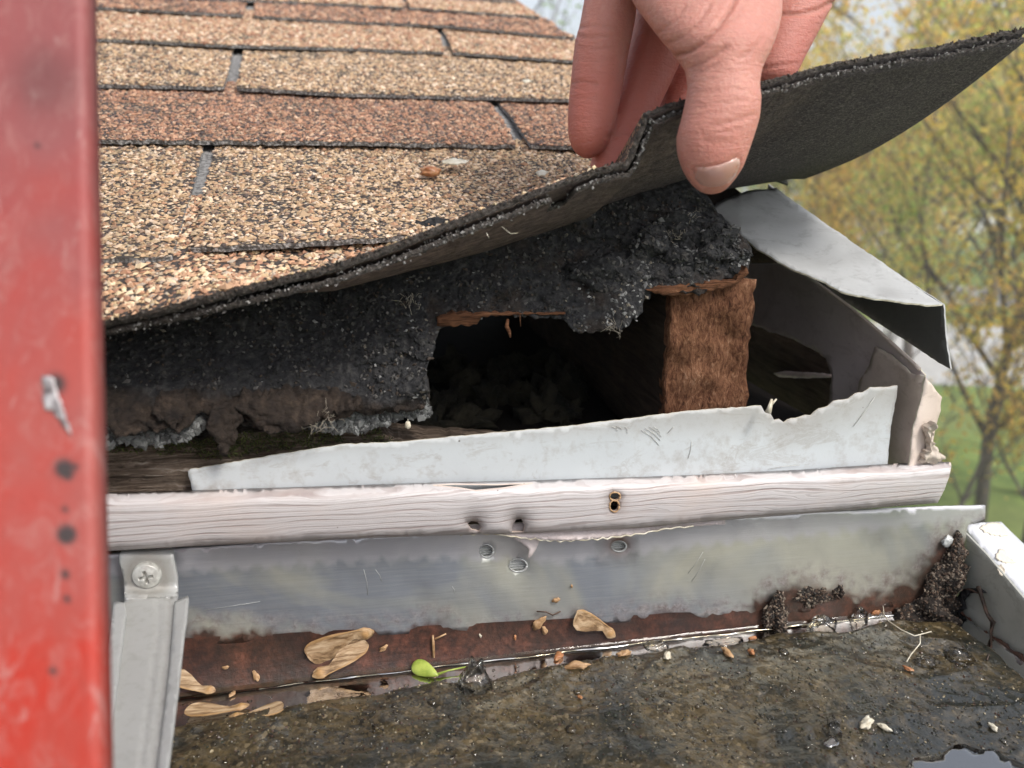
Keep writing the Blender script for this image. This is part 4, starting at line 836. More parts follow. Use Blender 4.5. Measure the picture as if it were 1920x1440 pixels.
# end cap
cf_ = [(1806, 995), (1850, 1040), (1920, 1122), (2060, 1290), (2060, 1560), (1920, 1420), (1785, 1290), (1778, 1215), (1790, 1120), (1800, 1060)]
cdirt = lambda x, y: float(np.clip((y-np.interp(x, [1780, 1850, 1920, 2060], [1130, 1190, 1240, 1360])+10*jn(x, y, .05))/8, 0, 1))
ocap = sheet('end_cap', cf_, lambda x, y: atX(x, y, Xc+0.0006), M_gut if False else M_cap, gut, step=9, thick=0.0008, back=(1, 0, 0), attrs={'dirt': lambda x, y: 0.15+0.35*max(0, jn(x, y, .02, 4))})
crust_cap = [(1785, 1118), (1800, 1140), (1822, 1165), (1847, 1186), (1880, 1203), (1913, 1230), (2060, 1350), (2060, 1560), (1920, 1420), (1785, 1300), (1778, 1215)]
sheet('cap_rust', crust_cap, lambda x, y: atX(x, y, Xc-0.0014), M_gut, gut, step=8, thick=0.0006, back=(1, 0, 0), jag=5, jfreq=.08, attrs={'rust': lambda x, y: .97})
sheet('dark_stain', [(1782, 1150), (1788, 1128), (1800, 1110), (1816, 1102), (1836, 1104), (1846, 1112), (1830, 1110), (1814, 1113), (1806, 1126), (1808, 1142), (1796, 1152)], lambda x, y: atX(x, y, Xc-0.0020), M_crust, gut, step=5, thick=0.0012, back=(1, 0, 0), jag=1.5, attrs={'brown': lambda x, y: .2})
zt1 = atX(1812, 992, Xc)[2]; z2 = atX(1920, 1120, Xc)[2]
def lipS(x, y):
    inn = np.interp(x, [1806, 1812, 1850, 1920, 2060], [985, 992, 1038, 1118, 1288]); zz = zt1+(z2-zt1)*(x-1812)/108-CAMZ
    k = np.clip(1-(inn-y)/16.0, 0, 1); return atZ(x, y, zz-0.0022*k*k)
lp = [(1811, 993), (1815, 984), (1835, 980), (1877, 978), (1895, 996), (1920, 1020), (2060, 1150), (2060, 1290), (1920, 1121), (1850, 1040)]
olip, VL, TL = sheet('cap_flange', lp, lipS, M_lip, gut, step=7, thick=0.0008, back=(0.2, 0, -1), attrs={'dirt': lambda x, y: 0.0}, ret=True)
for fk, poly in enumerate([[(1840, 987), (1858, 982), (1870, 981), (1882, 990), (1892, 1004), (1880, 1006), (1862, 1005), (1846, 998), (1836, 992)], [(1866, 1048), (1873, 1030), (1884, 1035), (1890, 1047), (1904, 1056), (1890, 1057), (1876, 1054)], [(1870, 1062), (1876, 1060), (1884, 1070), (1884, 1080), (1876, 1079), (1869, 1070)]]):
    sheet('paint_flake', poly, lambda x, y: lipS(x, y)+np.array([0, 0, 0.0006]), M_flake, gut, step=4, thick=0.0005, back=(0, 0, -1), jag=2, jfreq=.2)
sheet('torn_flange', [(855, 992), (862, 1001), (930, 1001), (985, 1009), (1050, 1014), (1080, 1012), (1130, 1009), (1200, 1001), (1258, 991), (1300, 987), (1360, 983), (1360, 968), (855, 985)], lambda x, y: atY(x, y, 0.2595-0.00012*(y-985)), M_rake, gut, step=7, thick=0.0006, jag=1.6, jfreq=.12, emat=M_pale, attrs={'dirt': lambda x, y: .15})
V_, F_ = tube([atY(x, y+1.5*sin(x), 0.2568) for x, y in densify([(862, 1001), (930, 1001), (985, 1010), (1050, 1015), (1090, 1012), (1130, 1010), (1200, 1001), (1258, 990), (1300, 987)], 9, 1.5, closed=False)], 0.00032, 6); mk('torn_edge', V_, F_, M_pale, gut)

# hanger bracket
hz = zlip-CAMZ
hg = root('gutter_hanger', tuple(atY(280, 1100, 0.257)), 'galvanised metal hanger strap screwed to the gutter wall beside the red ladder', 'bracket')
def tabY(x, y): return 0.2592-0.0012*exp(-((y-1034)/10)**2)*0-np.interp(y, [1030, 1042, 1075, 1100, 1112, 1122], [-0.001, 0.0012, 0.0018, 0.0022, 0.0045, 0.009])
sheet('tab', [(223, 1040), (226, 1036), (320, 1031), (325, 1034), (326, 1050), (333, 1085), (333, 1122), (234, 1126), (232, 1085), (224, 1055)], lambda x, y: atY(x, y, tabY(x, y)), M_strap, hg, step=6, thick=0.0014, attrs={'dirt': lambda x, y: float(np.clip(1.0-abs(math.hypot(x-275, y-1080)-34)/26, 0, 1))*.6})
zs = atY(283, 1122, 0.2592-0.009)[2]-CAMZ
strap = [(234, 1122), (333, 1118), (331, 1160), (322, 1250), (300, 1440), (290, 1530), (150, 1530), (190, 1440), (222, 1200)]
ostrap, Vs_, Ts_ = sheet('strap', strap, lambda x, y: atZ(x, y, zs-0.0007*exp(-((x-np.interp(y, [1180, 1440], [297, 262]))/2.5)**2)-0.0007*exp(-((x-np.interp(y, [1180, 1440], [317, 285]))/2.5)**2)-0.00002*(y-1122)*0), M_strap, hg, step=6, thick=0.0014, back=(0, 0, -1), attrs={'dirt': lambda x, y: 0.15}, ret=True)
sheet('side_flange', [(327, 1128), (352, 1117), (354, 1122), (350, 1165), (347, 1180), (335, 1290), (316, 1440), (308, 1530), (282, 1530), (300, 1400), (318, 1250), (325, 1160)], lambda x, y: atZ(x, y, zs+0.0016+0.0015*np.clip((x-np.interp(y, [1120, 1440], [328, 292]))/24, 0, 1)), M_strap, hg, step=7, thick=0.0012, back=(0, 0, -1), attrs={'dirt': lambda x, y: 0.0})
sheet('side_flange', [(213, 1130), (217, 1127), (234, 1130), (237, 1150), (224, 1250), (200, 1440), (180, 1530), (120, 1530), (160, 1440), (200, 1250)], lambda x, y: atZ(x, y, zs+0.0016), M_strap, hg, step=7, thick=0.0012, back=(0, 0, -1), attrs={'dirt': lambda x, y: 0.0})
# screw head: domed disc with a cross recess
sc = atY(275, 1079, tabY(275, 1079)-0.0004); rs = 0.0047; nr, na = 22, 64; sv = []; 
def screw_h(x, y):
    r_ = math.hypot(x, y); h = 0.0018*(1-(r_/1.0)**2*0.55) if r_ < 1 else 0
    h *= (1-max(0, (r_-0.88)/0.12)**2)
    cx = max(0, 1-(abs(x)/0.13)**4)*(abs(y) < 0.52)+max(0, 1-(abs(y)/0.13)**4)*(abs(x) < 0.52); return h-0.0017*min(1, cx)
gv = []; gf = []; NN = 60
for j in range(NN):
    for i in range(NN):
        x, y = (i/(NN-1)*2-1), (j/(NN-1)*2-1)
        # square-to-disc map
        dx, dy = x*sqrt(1-y*y/2), y*sqrt(1-x*x/2); a_ = radians(8); ex, ey = dx*cos(a_)-dy*sin(a_), dx*sin(a_)+dy*cos(a_)
        gv.append(sc+np.array([ex*rs, -screw_h(dx, dy), ey*rs]))
for j in range(NN-1):
    for i in range(NN-1): gf.append((j*NN+i, j*NN+i+1, (j+1)*NN+i+1, (j+1)*NN+i))
o = mk('screw', np.array(gv), gf, M_screw, hg); 
v, f = tube([sc+np.array([0, 0.0002, 0]), sc+np.array([0, 0.0022, 0])], [0.0047, 0.0047], 32); mk('washer', v, f, M_screw, hg, False)

# ------------------------------------------------------------------ WATER + SEDIMENT
ZW = CAMZ-0.1882
def Yc(X):
    d = zcl(X)-ZW; R = 0.03
    return YG-R*(1-sqrt(max(0, 1-(min(d, R)/R)**2))) if d > 0 else YG
def wfn(u, v):
    X = -0.355+(Xc-0.0008+0.355)*u; yc = Yc(X)-0.0001; Y = yc-(yc-0.136)*(1-(1-v)**1.0) if False else yc-(yc-0.120)*(v**1.8)
    z = ZW+0.0020*exp(-(yc-Y)/0.0018)+0.0014*exp(-(Xc-X)/0.0014)+0.00025*fbm((X, Y, 0), 60, 3, 4)+0.0004*noise.noise(Vector((X*45, Y*45, 8)))
    return np.array([X, Y, z])
V_, F_ = grid(420, 150, wfn); owater = mk('water', V_, F_, M_water); tag(owater, 'murky brown standing water in the gutter', None, None, 'structure'); del owater['label']
def sedh(X, Y):
    yc = Yc(X); mg = np.interp(X, [-0.08, -0.02, 0.02, 0.10, 0.25], [0.012, 0.010, 0.008, 0.004, 0.004])+0.003*noise.noise(Vector((X*40, 3, 3)))
    e = (yc-Y-mg); drop = 0.012*max(0.0, 1-e/0.006)**2 if e < 0.006 else 0
    e2 = Xc-0.004-X; drop += 0.010*max(0.0, 1-e2/0.008)**2 if e2 < 0.008 else 0
    h = 0.0013*fbm((X, Y, 0), 28, 5, 12)+0.0005*fbm((X, Y, 0), 200, 4, 6)+0.0002*noise.noise(Vector((X*420, Y*420, 4)))
    rid = 0.0012*(1-min(1, abs(noise.noise(Vector((X*22-Y*14, Y*40, 9))))*5))
    return ZW+0.0019+h+rid-drop
def sfn(u, v):
    X = -0.2+(Xc-0.001+0.2)*u; Y = YG-0.002-(YG-0.121)*v; return np.array([X, Y, sedh(X, Y)])
V_, F_ = grid(430, 150, sfn); osed = mk('sediment', V_, F_, M_sed, gut); osed['kind'] = 'stuff'
SQ = np.array(F_); ST = np.r_[SQ[:, :3], SQ[:, [0, 2, 3]]]
Pp, Nn, _ = sample(V_, ST, 30000, 21); Nn[Nn[:, 2] < 0] *= -1; kk = (Pp[:, 2] > ZW-0.007) & (Pp[:, 0] > -0.09); kk &= np.array([fbm(p, 30, 3, 2) for p in Pp])+rng.normal(0, .25, len(Pp)) > -0.25
Pp, Nn = Pp[kk], Nn[kk]
SV, SF, SC = stones(Pp, Nn, 0.00036, [(0.05, 0.042, 0.025), (0.09, 0.075, 0.04), (0.14, 0.115, 0.065), (0.02, 0.02, 0.02), (0.06, 0.03, 0.02), (0.03, 0.035, 0.02), (0.06, 0.05, 0.03)]*3+[(0.35, 0.29, 0.19)], 22, flat=.7)
g = mk('silt_grains', SV, SF, M_wgran, gut, False, cols=SC); g['kind'] = 'stuff'
ep = []
for X in np.linspace(-0.075, Xc-0.004, 260):
    w_ = 0.00075*(0.75+0.8*noise.noise(Vector((X*40, 1, 1)))+0.5*noise.noise(Vector((X*170, 3, 1)))); ep.append((np.array([X, Yc(X)-0.0012-0.0008*noise.noise(Vector((X*60, 7, 1))), ZW+0.0004]), max(0.00005, w_)))
v, f = tube([e[0] for e in ep], [e[1] for e in ep], 8); mk('waterline_highlight', v, f, M_glint, gut)  # thin tube added to give the waterline its bright highlight
# small bubbles / jelly eggs lying in the surface
fp = []; iv, if_ = ICO[2]
pts_ = [(rng.uniform(330, 1915), rng.uniform(1190, 1438)) for _ in range(1500)]
for (x, y) in pts_:
    P0 = atZ(x, y, ZW-CAMZ)
    if P0[1] > Yc(P0[0])-0.006 or P0[0] > Xc-0.006 or P0[0] < -0.075: continue
    if fbm(P0, 22, 3, 3)+rng.normal(0, .25) < -0.05: continue
    P0[2] = max(ZW, sedh(P0[0], P0[1]))
    r_ = 0.00052*np.exp(rng.normal(0, .42)); fp.append((iv*np.array([r_, r_, r_*0.6])+P0+np.array([0, 0, -r_*0.15]), if_))
V_, F_ = join(fp); g = mk('water_bubbles', V_, F_, M_jelly); tag(g, 'countless tiny clear bubbles in the scum on the gutter water', 'bubbles', None, 'stuff')

# ------------------------------------------------------------------ DEBRIS
def bvh_of(objs):
    vs = []; fs = []; o = 0
    for ob in objs:
        wm = ORG[ob.name]; n0 = len(ob.data.vertices); co = np.empty(n0*3, np.float32); ob.data.vertices.foreach_get('co', co)
        vs.append(co.reshape(-1, 3)+wm); fs += [tuple(i+o for i in p.vertices) for p in ob.data.polygons]; o += n0
    return BVHTree.FromPolygons([Vector(v) for v in np.concatenate(vs)], fs)
GB = bvh_of([owall, ocove, owater, ocap, osed])
def hit(x, y, lift=0.0006, B=None):
    r_ = Vector(ray(x, y)).normalized(); h = (B or GB).ray_cast(Vector(CO), r_)
    if h[0] is None: p = atZ(x, y, ZW-CAMZ); return p, np.array([0, 0, 1.0])
    n_ = np.array(h[1]); n_ = -n_ if n_ @ np.array(r_) > 0 else n_
    return np.array(h[0])+n_*lift, n_
def place(x, y, x2, y2, lift=0.0006):
    """frame on the surface at (x,y) whose long axis points to pixel (x2,y2)"""
    p, n_ = hit(x, y, lift); q, _ = hit(x2, y2, lift); a = q-p; L = np.linalg.norm(a); a = a/L; n_ = n_-(n_ @ a)*a; n_ /= np.linalg.norm(n_); b = np.cross(n_, a); return p, a, b, n_, L
def samara(x, y, x2, y2, label, side=1, wide=0.36, lift=0.0012, curl=0.10):
    """maple key: nutlet at (x,y), wing tip at (x2,y2)"""
    p, a, b, n_, L = place(x, y, x2, y2, lift); n_ = n_*0.85-np.array(ray(x, y))*0.0
    V = []; nu, nvv = 46, 15; core = []
    for i in range(nu):
        t = i/(nu-1)
        wtop = 0.055+0.035*sin(pi*min(1, t/0.28))*(t < 0.28)           # straight thick edge
        wbot = np.interp(t, [0, 0.05, 0.13, 0.22, 0.30, 0.42, 0.6, 0.78, 0.9, 0.97, 1.0], [0.015, 0.075, 0.115, 0.095, 0.075, 0.14, 0.25, 0.30, 0.25, 0.15, 0.02])*wide/0.36
        wtop = np.interp(t, [0, 0.06, 0.14, 0.24, 0.4, 0.7, 0.9, 0.97, 1.0], [0.01, 0.06, 0.085, 0.06, 0.055, 0.075, 0.075, 0.04, 0.0])
        bend = 0.05*sin(t*pi)*L*side
        for j in range(nvv):
            s = j/(nvv-1); off = (wtop-(wtop+wbot)*s)*L*side
            nut = exp(-((t-0.13)/0.08)**2)*max(0, 1-((s-0.5)*2)**2)
            ridge = exp(-((s-0.06)/0.07)**2)*0.012
            z = nut*0.055*L+ridge*L*(t > .15)+curl*L*(t*t)*(0.35+0.4*s)+0.006*L*noise.noise(Vector((t*8, s*8, L*900)))+0.0025*L*sin(s*34+t*9)*(t > 0.3)
            V.append(p+a*(t*L)+b*(off+bend)+n_*z); core.append(max(nut, 0.6 if s < 0.12 else 0))
    Fc = [(i*nvv+j, (i+1)*nvv+j, (i+1)*nvv+j+1, i*nvv+j+1) for i in range(nu-1) for j in range(nvv-1)]; V = np.array(V); N_ = len(V)
    VV = np.r_[V, V-n_*0.00025]; FF = Fc+[tuple(k+N_ for k in f[::-1]) for f in Fc]
    o = mk('maple_seed', VV, FF, M_sam, attrs={'core': core+core}); o['group'] = 'fallen winged maple seeds in the gutter'; tag(o, label, 'seed'); return o
samara(702, 1180, 571, 1212, 'upper tan winged maple seed of the touching pair on the rusty gutter wall', -1, 0.42)
samara(586, 1270, 692, 1207, 'lower greyish winged maple seed of the touching pair, seed end at the water line', -1, 0.36)
samara(1152, 1192, 1079, 1141, 'tan winged maple seed lying alone on the grey gutter wall right of centre', -1, 0.40)
samara(405, 1298, 318, 1272, 'brown maple seed half hidden behind the hanger strap', 1, 0.34)
samara(468, 1327, 347, 1347, 'long tan maple seed floating at the lower left beside the strap', 1, 0.30, 0.0014)
samara(430, 1345, 533, 1336, 'darker brown maple seed floating end to end with the long tan one', -1, 0.32, 0.0006)
p, a, b, n_, L = place(778, 1249, 818, 1270, 0.001)
V_, F_ = ICO[3]; U = np.array([p+a*(L*0.5+v[0]*L*0.62)+b*(v[1]*L*(0.30-0.16*v[0]))+n_*(v[2]*L*0.13+0.0006) for v in V_])
gs = root('green_seed', tuple(p), 'fresh yellow green seed with a thin curved stalk at the water edge', 'seed')
mk('seed_body', U, F_, M_green, gs); v, f = tube([hit(816, 1270, 0.001)[0], hit(840, 1264, 0.0016)[0], hit(880, 1257, 0.002)[0]], [0.0006, 0.0003, 0.00025], 6); mk('stalk', v, f, M_green, gs)
def curl_scrap(name, x, y, sz, label, cat, mt, seed, amp=0.5, lift=0.0006, flat=0.35, sub=3):
    p, n_ = hit(x, y, lift); r_ = np.random.default_rng(seed); t = r_.normal(size=3); t -= (t @ n_)*n_; t /= np.linalg.norm(t); b = np.cross(n_, t)
    V, Fc = ICO[sub]; V = np.array([v*(1+amp*fbm(v, 1.3, 4, seed)) for v in V]); U = p+(V[:, :1]*sz)*t+(V[:, 1:2]*sz*0.5)*b+(V[:, 2:]*sz*flat)*n_
    o = mk(name, U, Fc, mt); tag(o, label, cat); return o
scr_list = [
 ('leaf_scrap', 1010, 1166, .0030, 'curled dry tan bud scale stuck on the gutter wall left of the lone maple seed', M_scrap, 1), ('leaf_scrap', 1020, 1180, .0018, 'little brown crumb just under the curled tan bud scale', M_scrap, 2),
 ('leaf_scrap', 1042, 1123, .0016, 'thin tan flake high on the gutter wall above the bud scale', M_scrap, 3), ('leaf_scrap', 1071, 1097, .0008, 'tiny tan speck on the bare metal above the lone maple seed', M_scrap, 4),
 ('leaf_scrap', 719, 1214, .0017, 'small tan crumb on the rust right of the maple seed pair', M_scrap, 5), ('leaf_scrap', 900, 1190, .0008, 'pale speck at the top of the rust band near the middle', M_pale, 6), ('leaf_scrap', 965, 1194, .0009, 'orange speck on the rust band below the bolt holes', M_oscrap, 7),
 ('leaf_scrap', 1048, 1233, .0026, 'amber scrap sitting on the bright water line', M_oscrap, 8), ('leaf_scrap', 1083, 1250, .0040, 'flat brown wet scrap just under the amber scrap', M_scrap, 9),
 ('leaf_scrap', 1411, 1201, .0020, 'orange bud scrap in the water below the mud clump', M_oscrap, 10), ('leaf_scrap', 1409, 1225, .0022, 'amber scrap floating under the orange bud scrap', M_oscrap, 11), ('leaf_scrap', 1362, 1226, .0028, 'tan scrap with a tail floating left of the amber one', M_scrap, 12),
 ('leaf_scrap', 1641, 1147, .0020, 'orange seed husk at the water edge left of the corner', M_oscrap, 13), ('leaf_scrap', 1702, 1257, .0018, 'orange scrap at the end of the white fibre', M_oscrap, 14),
 ('leaf_scrap', 1624, 1358, .0032, 'long pale splinter floating at the lower right', M_pale, 15), ('leaf_scrap', 1658, 1367, .0020, 'short pale splinter right of the long one', M_pale, 16),
 ('leaf_scrap', 1170, 1228, .0028, 'reddish wet scrap in the scum near the middle', M_scrap, 17), ('leaf_scrap', 1250, 1232, .0026, 'straw coloured splinter on the scum right of the reddish scrap', M_pale, 18),
 ('leaf_scrap', 1087, 1311, .0013, 'orange speck in the open scum below the middle', M_oscrap, 19), ('leaf_scrap', 1862, 1366, .0020, 'pale speck near the right edge of the picture', M_pale, 20),
 ('leaf_scrap', 480, 1266, .0018, 'thin pale sliver lying on the rust left of the seed pair', M_scrap, 21), ('leaf_scrap', 436, 1304, .0015, 'grey husk on the wet rust beside the brown maple seed', M_scrap, 22), ('leaf_scrap', 424, 1250, .0011, 'round tan husk on the rust near the strap', M_scrap, 23)]
for (nm, x, y, s_, lb, mt, sd_s) in scr_list: curl_scrap(nm, x, y, s_, lb, 'scrap', mt, sd_s, 0.6, 0.0008)
# stem on the rust
v, f = tube([hit(811, 1189, .001)[0], hit(812, 1205, .001)[0], hit(813, 1232, .001)[0]], [.0004, .0006, .0005], 6); v2, f2 = tube([hit(815, 1196, .001)[0], hit(836, 1186, .001)[0]], [.0004, .0003], 5)
V_, F_ = join([(v, f), (v2, f2)]); o = mk('seed_stem', V_, F_, M_scrap); tag(o, 'short brown seed stem stuck upright on the rust band', 'stem')
# jelly blobs
def jelly(x, y, rad, label, seed, tip=0.0):
    p, n_ = hit(x, y, 0.0); V, Fc = ICO[4]; U = []
    for v in V:
        k = 1+0.35*fbm(v, 1.6, 3, seed); zz = max(-0.3, v[2]); sh = 1-tip*0.55*max(0, zz); U.append([v[0]*rad[0]*k*sh, v[1]*rad[1]*k*sh, zz*rad[2]*k])
    o = mk('jelly_blob', np.array(U)+p+np.array([0, 0, rad[2]*0.1]), Fc, M_jelly); tag(o, label, 'jelly'); o['group'] = 'clear jelly blobs on the water'
jelly(890, 1285, (0.0065, 0.0045, 0.010), 'tall clear pointed jelly blob standing at the water line beside the green seed', 3, 1.0)
jelly(1540, 1182, (0.0060, 0.0045, 0.0060), 'clear jelly dome at the water line right of the mud clump', 5, .4)
jelly(1610, 1160, (0.0035, 0.0030, 0.0050), 'small clear jelly blob by the orange husk', 7, .6)
jelly(1735, 1245, (0.0040, 0.0035, 0.0025), 'low clear jelly blob right of the white fibre', 9)
jelly(1800, 1235, (0.0055, 0.0045, 0.0030), 'wide clear jelly blob near the gutter end', 11)
jelly(1360, 1208, (0.0085, 0.004, 0.0018), 'flat glossy jelly smear left of the orange bud scrap', 13)
jelly(1560, 1372, (0.0030, 0.0030, 0.0050), 'pointed clear jelly blob above the pale wet spot at lower right', 15, 1.0)
jelly(1230, 1212, (0.0042, 0.003, 0.0020), 'small glossy jelly lump under the bright water line', 17)
# mud clumps
def clump(x, y, rad, label, seed, n=1500, tilt=0):
    rt = root('mud_clump', tuple(hit(x, y)[0]), label, 'mud'); c_ = hit(x, y, 0.0)[0]
    v, f = blob(c_, rad, 0.7, 1.3, 4, seed); 
    if tilt: v[:, 0] += (v[:, 2]-c_[2])*tilt
    mk('wet_dirt', v, f, M_crust, rt, attrs={'brown': np.full(len(v), .85)}); Pp, Nn, _ = sample(v, np.array(f), n, seed)
    SV, SF, SC = stones(Pp, Nn, 0.00055, [(0.05, 0.03, 0.02), (0.09, 0.055, 0.035), (0.03, 0.025, 0.02), (0.16, 0.12, 0.09), (0.20, 0.16, 0.12)], seed, jit=.4); g = mk('dirt_grains', SV, SF, M_gran, rt, False, cols=SC); g['kind'] = 'stuff'
clump(1765, 1090, (0.0075, 0.006, 0.016), 'tall crumbly brown dirt heap packed in the gutter corner', 3, 3000, 0.35)
clump(1740, 1150, (0.0130, 0.008, 0.007), 'black wet mud at the foot of the corner dirt heap', 5, 900)
clump(1450, 1165, (0.0045, 0.0035, 0.011), 'dark mud clump climbing the gutter wall at the water line', 7, 1200)
clump(1572, 1108, (0.0022, 0.002, 0.0022), 'small dark pellet on the rust band right of the mud clump', 9, 100)
clump(1525, 1118, (0.0075, 0.002, 0.0035), 'ragged brown patch of dirt on the rust between clump and pellet', 11, 600)
v, f = blob(atY(1776, 1015, YG-0.0006), (0.0024, 0.0014, 0.0024), 0.5, 2.2, 3, 7); o = mk('sealant_dab', v, f, M_strap, attrs={'dirt': np.zeros(len(v))}); tag(o, 'shiny grey dab stuck on the gutter wall above the corner dirt heap', 'sealant')
# twig on the end cap and fibres
tw = root('twig', tuple(hit(1860, 1200, .001)[0]), 'thin brown twig leaning against the grey gutter end', 'twig')
v, f = tube([hit(*q, l)[0] for q, l in (((1850, 1098), .004), ((1853, 1120), .003), ((1862, 1148), .003), ((1870, 1166), .002), ((1866, 1185), .002), ((1858, 1215), .001), ((1850, 1240), .0006))], [.0009, .0008, .0007, .0010, .0006, .0004, .0003], 7); mk('stem', v, f, M_twig, tw)
v, f = tube([hit(*q, l)[0] for q, l in (((1848, 1112), .003), ((1828, 1103), .003), ((1812, 1106), .0015), ((1800, 1128), .001), ((1790, 1145), .001))], [.0003, .0004, .0005, .0006, .0004], 6); mk('side_shoot', v, f, M_twig, tw)
V_, F_ = join([tube([hit(x, y, .002)[0] for x, y in ((1650, 1150), (1665, 1172), (1690, 1188), (1712, 1198), (1745, 1193))], .00025, 5), tube([hit(x, y, .002)[0] for x, y in ((1722, 1198), (1725, 1215), (1708, 1235), (1700, 1250))], .00022, 5), tube([hit(x, y, .002)[0] for x, y in ((1650, 1132), (1652, 1150), (1648, 1165))], .0002, 5)])
o = mk('plant_fibre', V_, F_, M_pale); tag(o, 'thin white forked plant fibre on the water near the gutter corner', 'fibre')
o = mk('dark_twig', *tube([hit(x, y, .0012)[0] for x, y in ((1005, 1143), (1022, 1144), (1035, 1150), (1050, 1143))], .0003, 5), M_twig); tag(o, 'tiny dark twig on the gutter wall above the tan bud scale', 'twig')
fo_ = [(1700, 1440), (1712, 1422), (1760, 1416), (1785, 1400), (1798, 1393), (1830, 1404), (1870, 1410), (1930, 1440), (1990, 1500), (1690, 1500), (1694, 1455)]  # outline of a mirror sheet added to stand in for reflected sky
o = sheet('surface_glint', fo_, lambda x, y: atZ(x, y, ZW-CAMZ+0.0036), M_glint, None, step=12, thick=0.0002, back=(0, 0, -1), jag=4, jfreq=.06); tag(o, 'bright sky reflection on the water, added as a mirror like sheet at the lower right corner', 'film')
o = sheet('surface_glint', [(1545, 1388), (1556, 1380), (1574, 1388), (1572, 1396), (1556, 1402), (1546, 1397)], lambda x, y: atZ(x, y, ZW-CAMZ+0.0045), M_glint, None, step=5, thick=0.0002, back=(0, 0, -1), jag=2, jfreq=.1); tag(o, 'small bright wet spot below the pointed jelly blob', 'film')

# ------------------------------------------------------------------ LADDER
A0 = atD(184, 1440, 0.130); A1 = atD(155, 0, 0.146); ldir = (A1-A0)/np.linalg.norm(A1-A0)
wdir = -cr+(cr @ ldir)*ldir; wdir /= np.linalg.norm(wdir); ddir = np.cross(ldir, wdir); ddir = ddir if ddir @ cf > 0 else -ddir
lad = root('ladder', tuple(A0+ldir*(-(A0[2])/ldir[2])), 'scuffed red fibreglass ladder rail close to the camera at the left', 'ladder')
prof = []
for k in range(7):
    a_ = pi/2*k/6; prof.append((0.0035*(1-sin(a_)), 0.0035*(1-cos(a_))))          # rounded near edge
prof = prof[::-1]
outer = [(0.0, 0.028)]+prof[::-1][::-1]
outer = [(0.019, 0.018), (0.019, 0.005), (0.0, 0.005)]+[(0.0015*(1-cos(a_)), 0.0015*(1-sin(a_))) for a_ in np.linspace(0, pi/2, 6)]+[(w_, 0) for w_ in np.linspace(0.002, 0.076, 120)]+[(0.078, 0.002), (0.078, 0.018)]
def rail(o0, ts, nm):
    V = []; n = len(outer)
    for t in ts:
        for (w_, d_) in outer: V.append(o0+ldir*t+wdir*w_+ddir*d_)
    Fc = [(i*n+j, i*n+(j+1) % n, (i+1)*n+(j+1) % n, (i+1)*n+j) for i in range(len(ts)-1) for j in range(n)]
    V = np.array(V); dirt = []; chip = []
    for p in V:
        if (p-CO) @ cf < 0.05: dirt.append(0); chip.append(0); continue
        x, y = proj(p); d = 0
        for (cx, cy, r_, k_) in ((85, 150, 62, .32), (125, 1002, 15, 1.6), (120, 878, 16, 1.1), (128, 890, 8, 1.2), (122, 1076, 7, 1.5), (126, 1123, 6, 1.2), (100, 1258, 6, 1.6), (122, 955, 6, .8), (142, 875, 6, .9), (70, 273, 6, .6), (104, 720, 18, .9)):
            d += k_*1.3*exp(-(((x-cx)**2+(y-cy)**2)/(r_*r_*1.2))**1.5)
        dirt.append(min(1, d)); chip.append(float(np.clip((760-y)/700+0.25*noise.noise(Vector((x*.01, y*.01, 2))), 0, .75)))  # chip holds a smooth tone: rail gets greyer and duller toward the top
    return mk(nm, V, Fc, M_red_l, lad, True, {'dirt': dirt, 'chip': chip})
tl = -(A0[2])/ldir[2]
ts = np.concatenate([np.linspace(tl, -0.06, 60), np.linspace(-0.055, 0.22, 420), np.linspace(0.23, 0.9, 40)])
rail(A0, ts, 'side_rail'); rail(A0+wdir*0.45, np.concatenate([np.linspace(tl, 0.9, 30)]), 'side_rail')
for k in range(-18, 4):
    t = 0.1745+0.0015+k*0.29; c0 = A0+ldir*t+ddir*0.010+wdir*0.021
    v, f = tube([c0, c0+wdir*0.50], 0.0085, 20)
    if tl < t: mk('rung', v, f, M_red_l, lad, attrs={'dirt': np.zeros(len(v)), 'chip': np.zeros(len(v))})
def railP(x, y, h=0.0002):
    v = ray(x, y); n_ = ddir; return CO+v*(((A0-CO) @ n_)-h)/(v @ n_)
sheet('paint_chip', [(78, 706), (92, 705), (100, 712), (104, 730), (112, 750), (120, 775), (130, 800), (133, 816), (126, 808), (112, 790), (100, 772), (86, 768), (80, 750), (82, 730)], lambda x, y: railP(x, y, 0.0004), M_scrape, lad, step=5, thick=0.0003, back=ddir, jag=2.5)

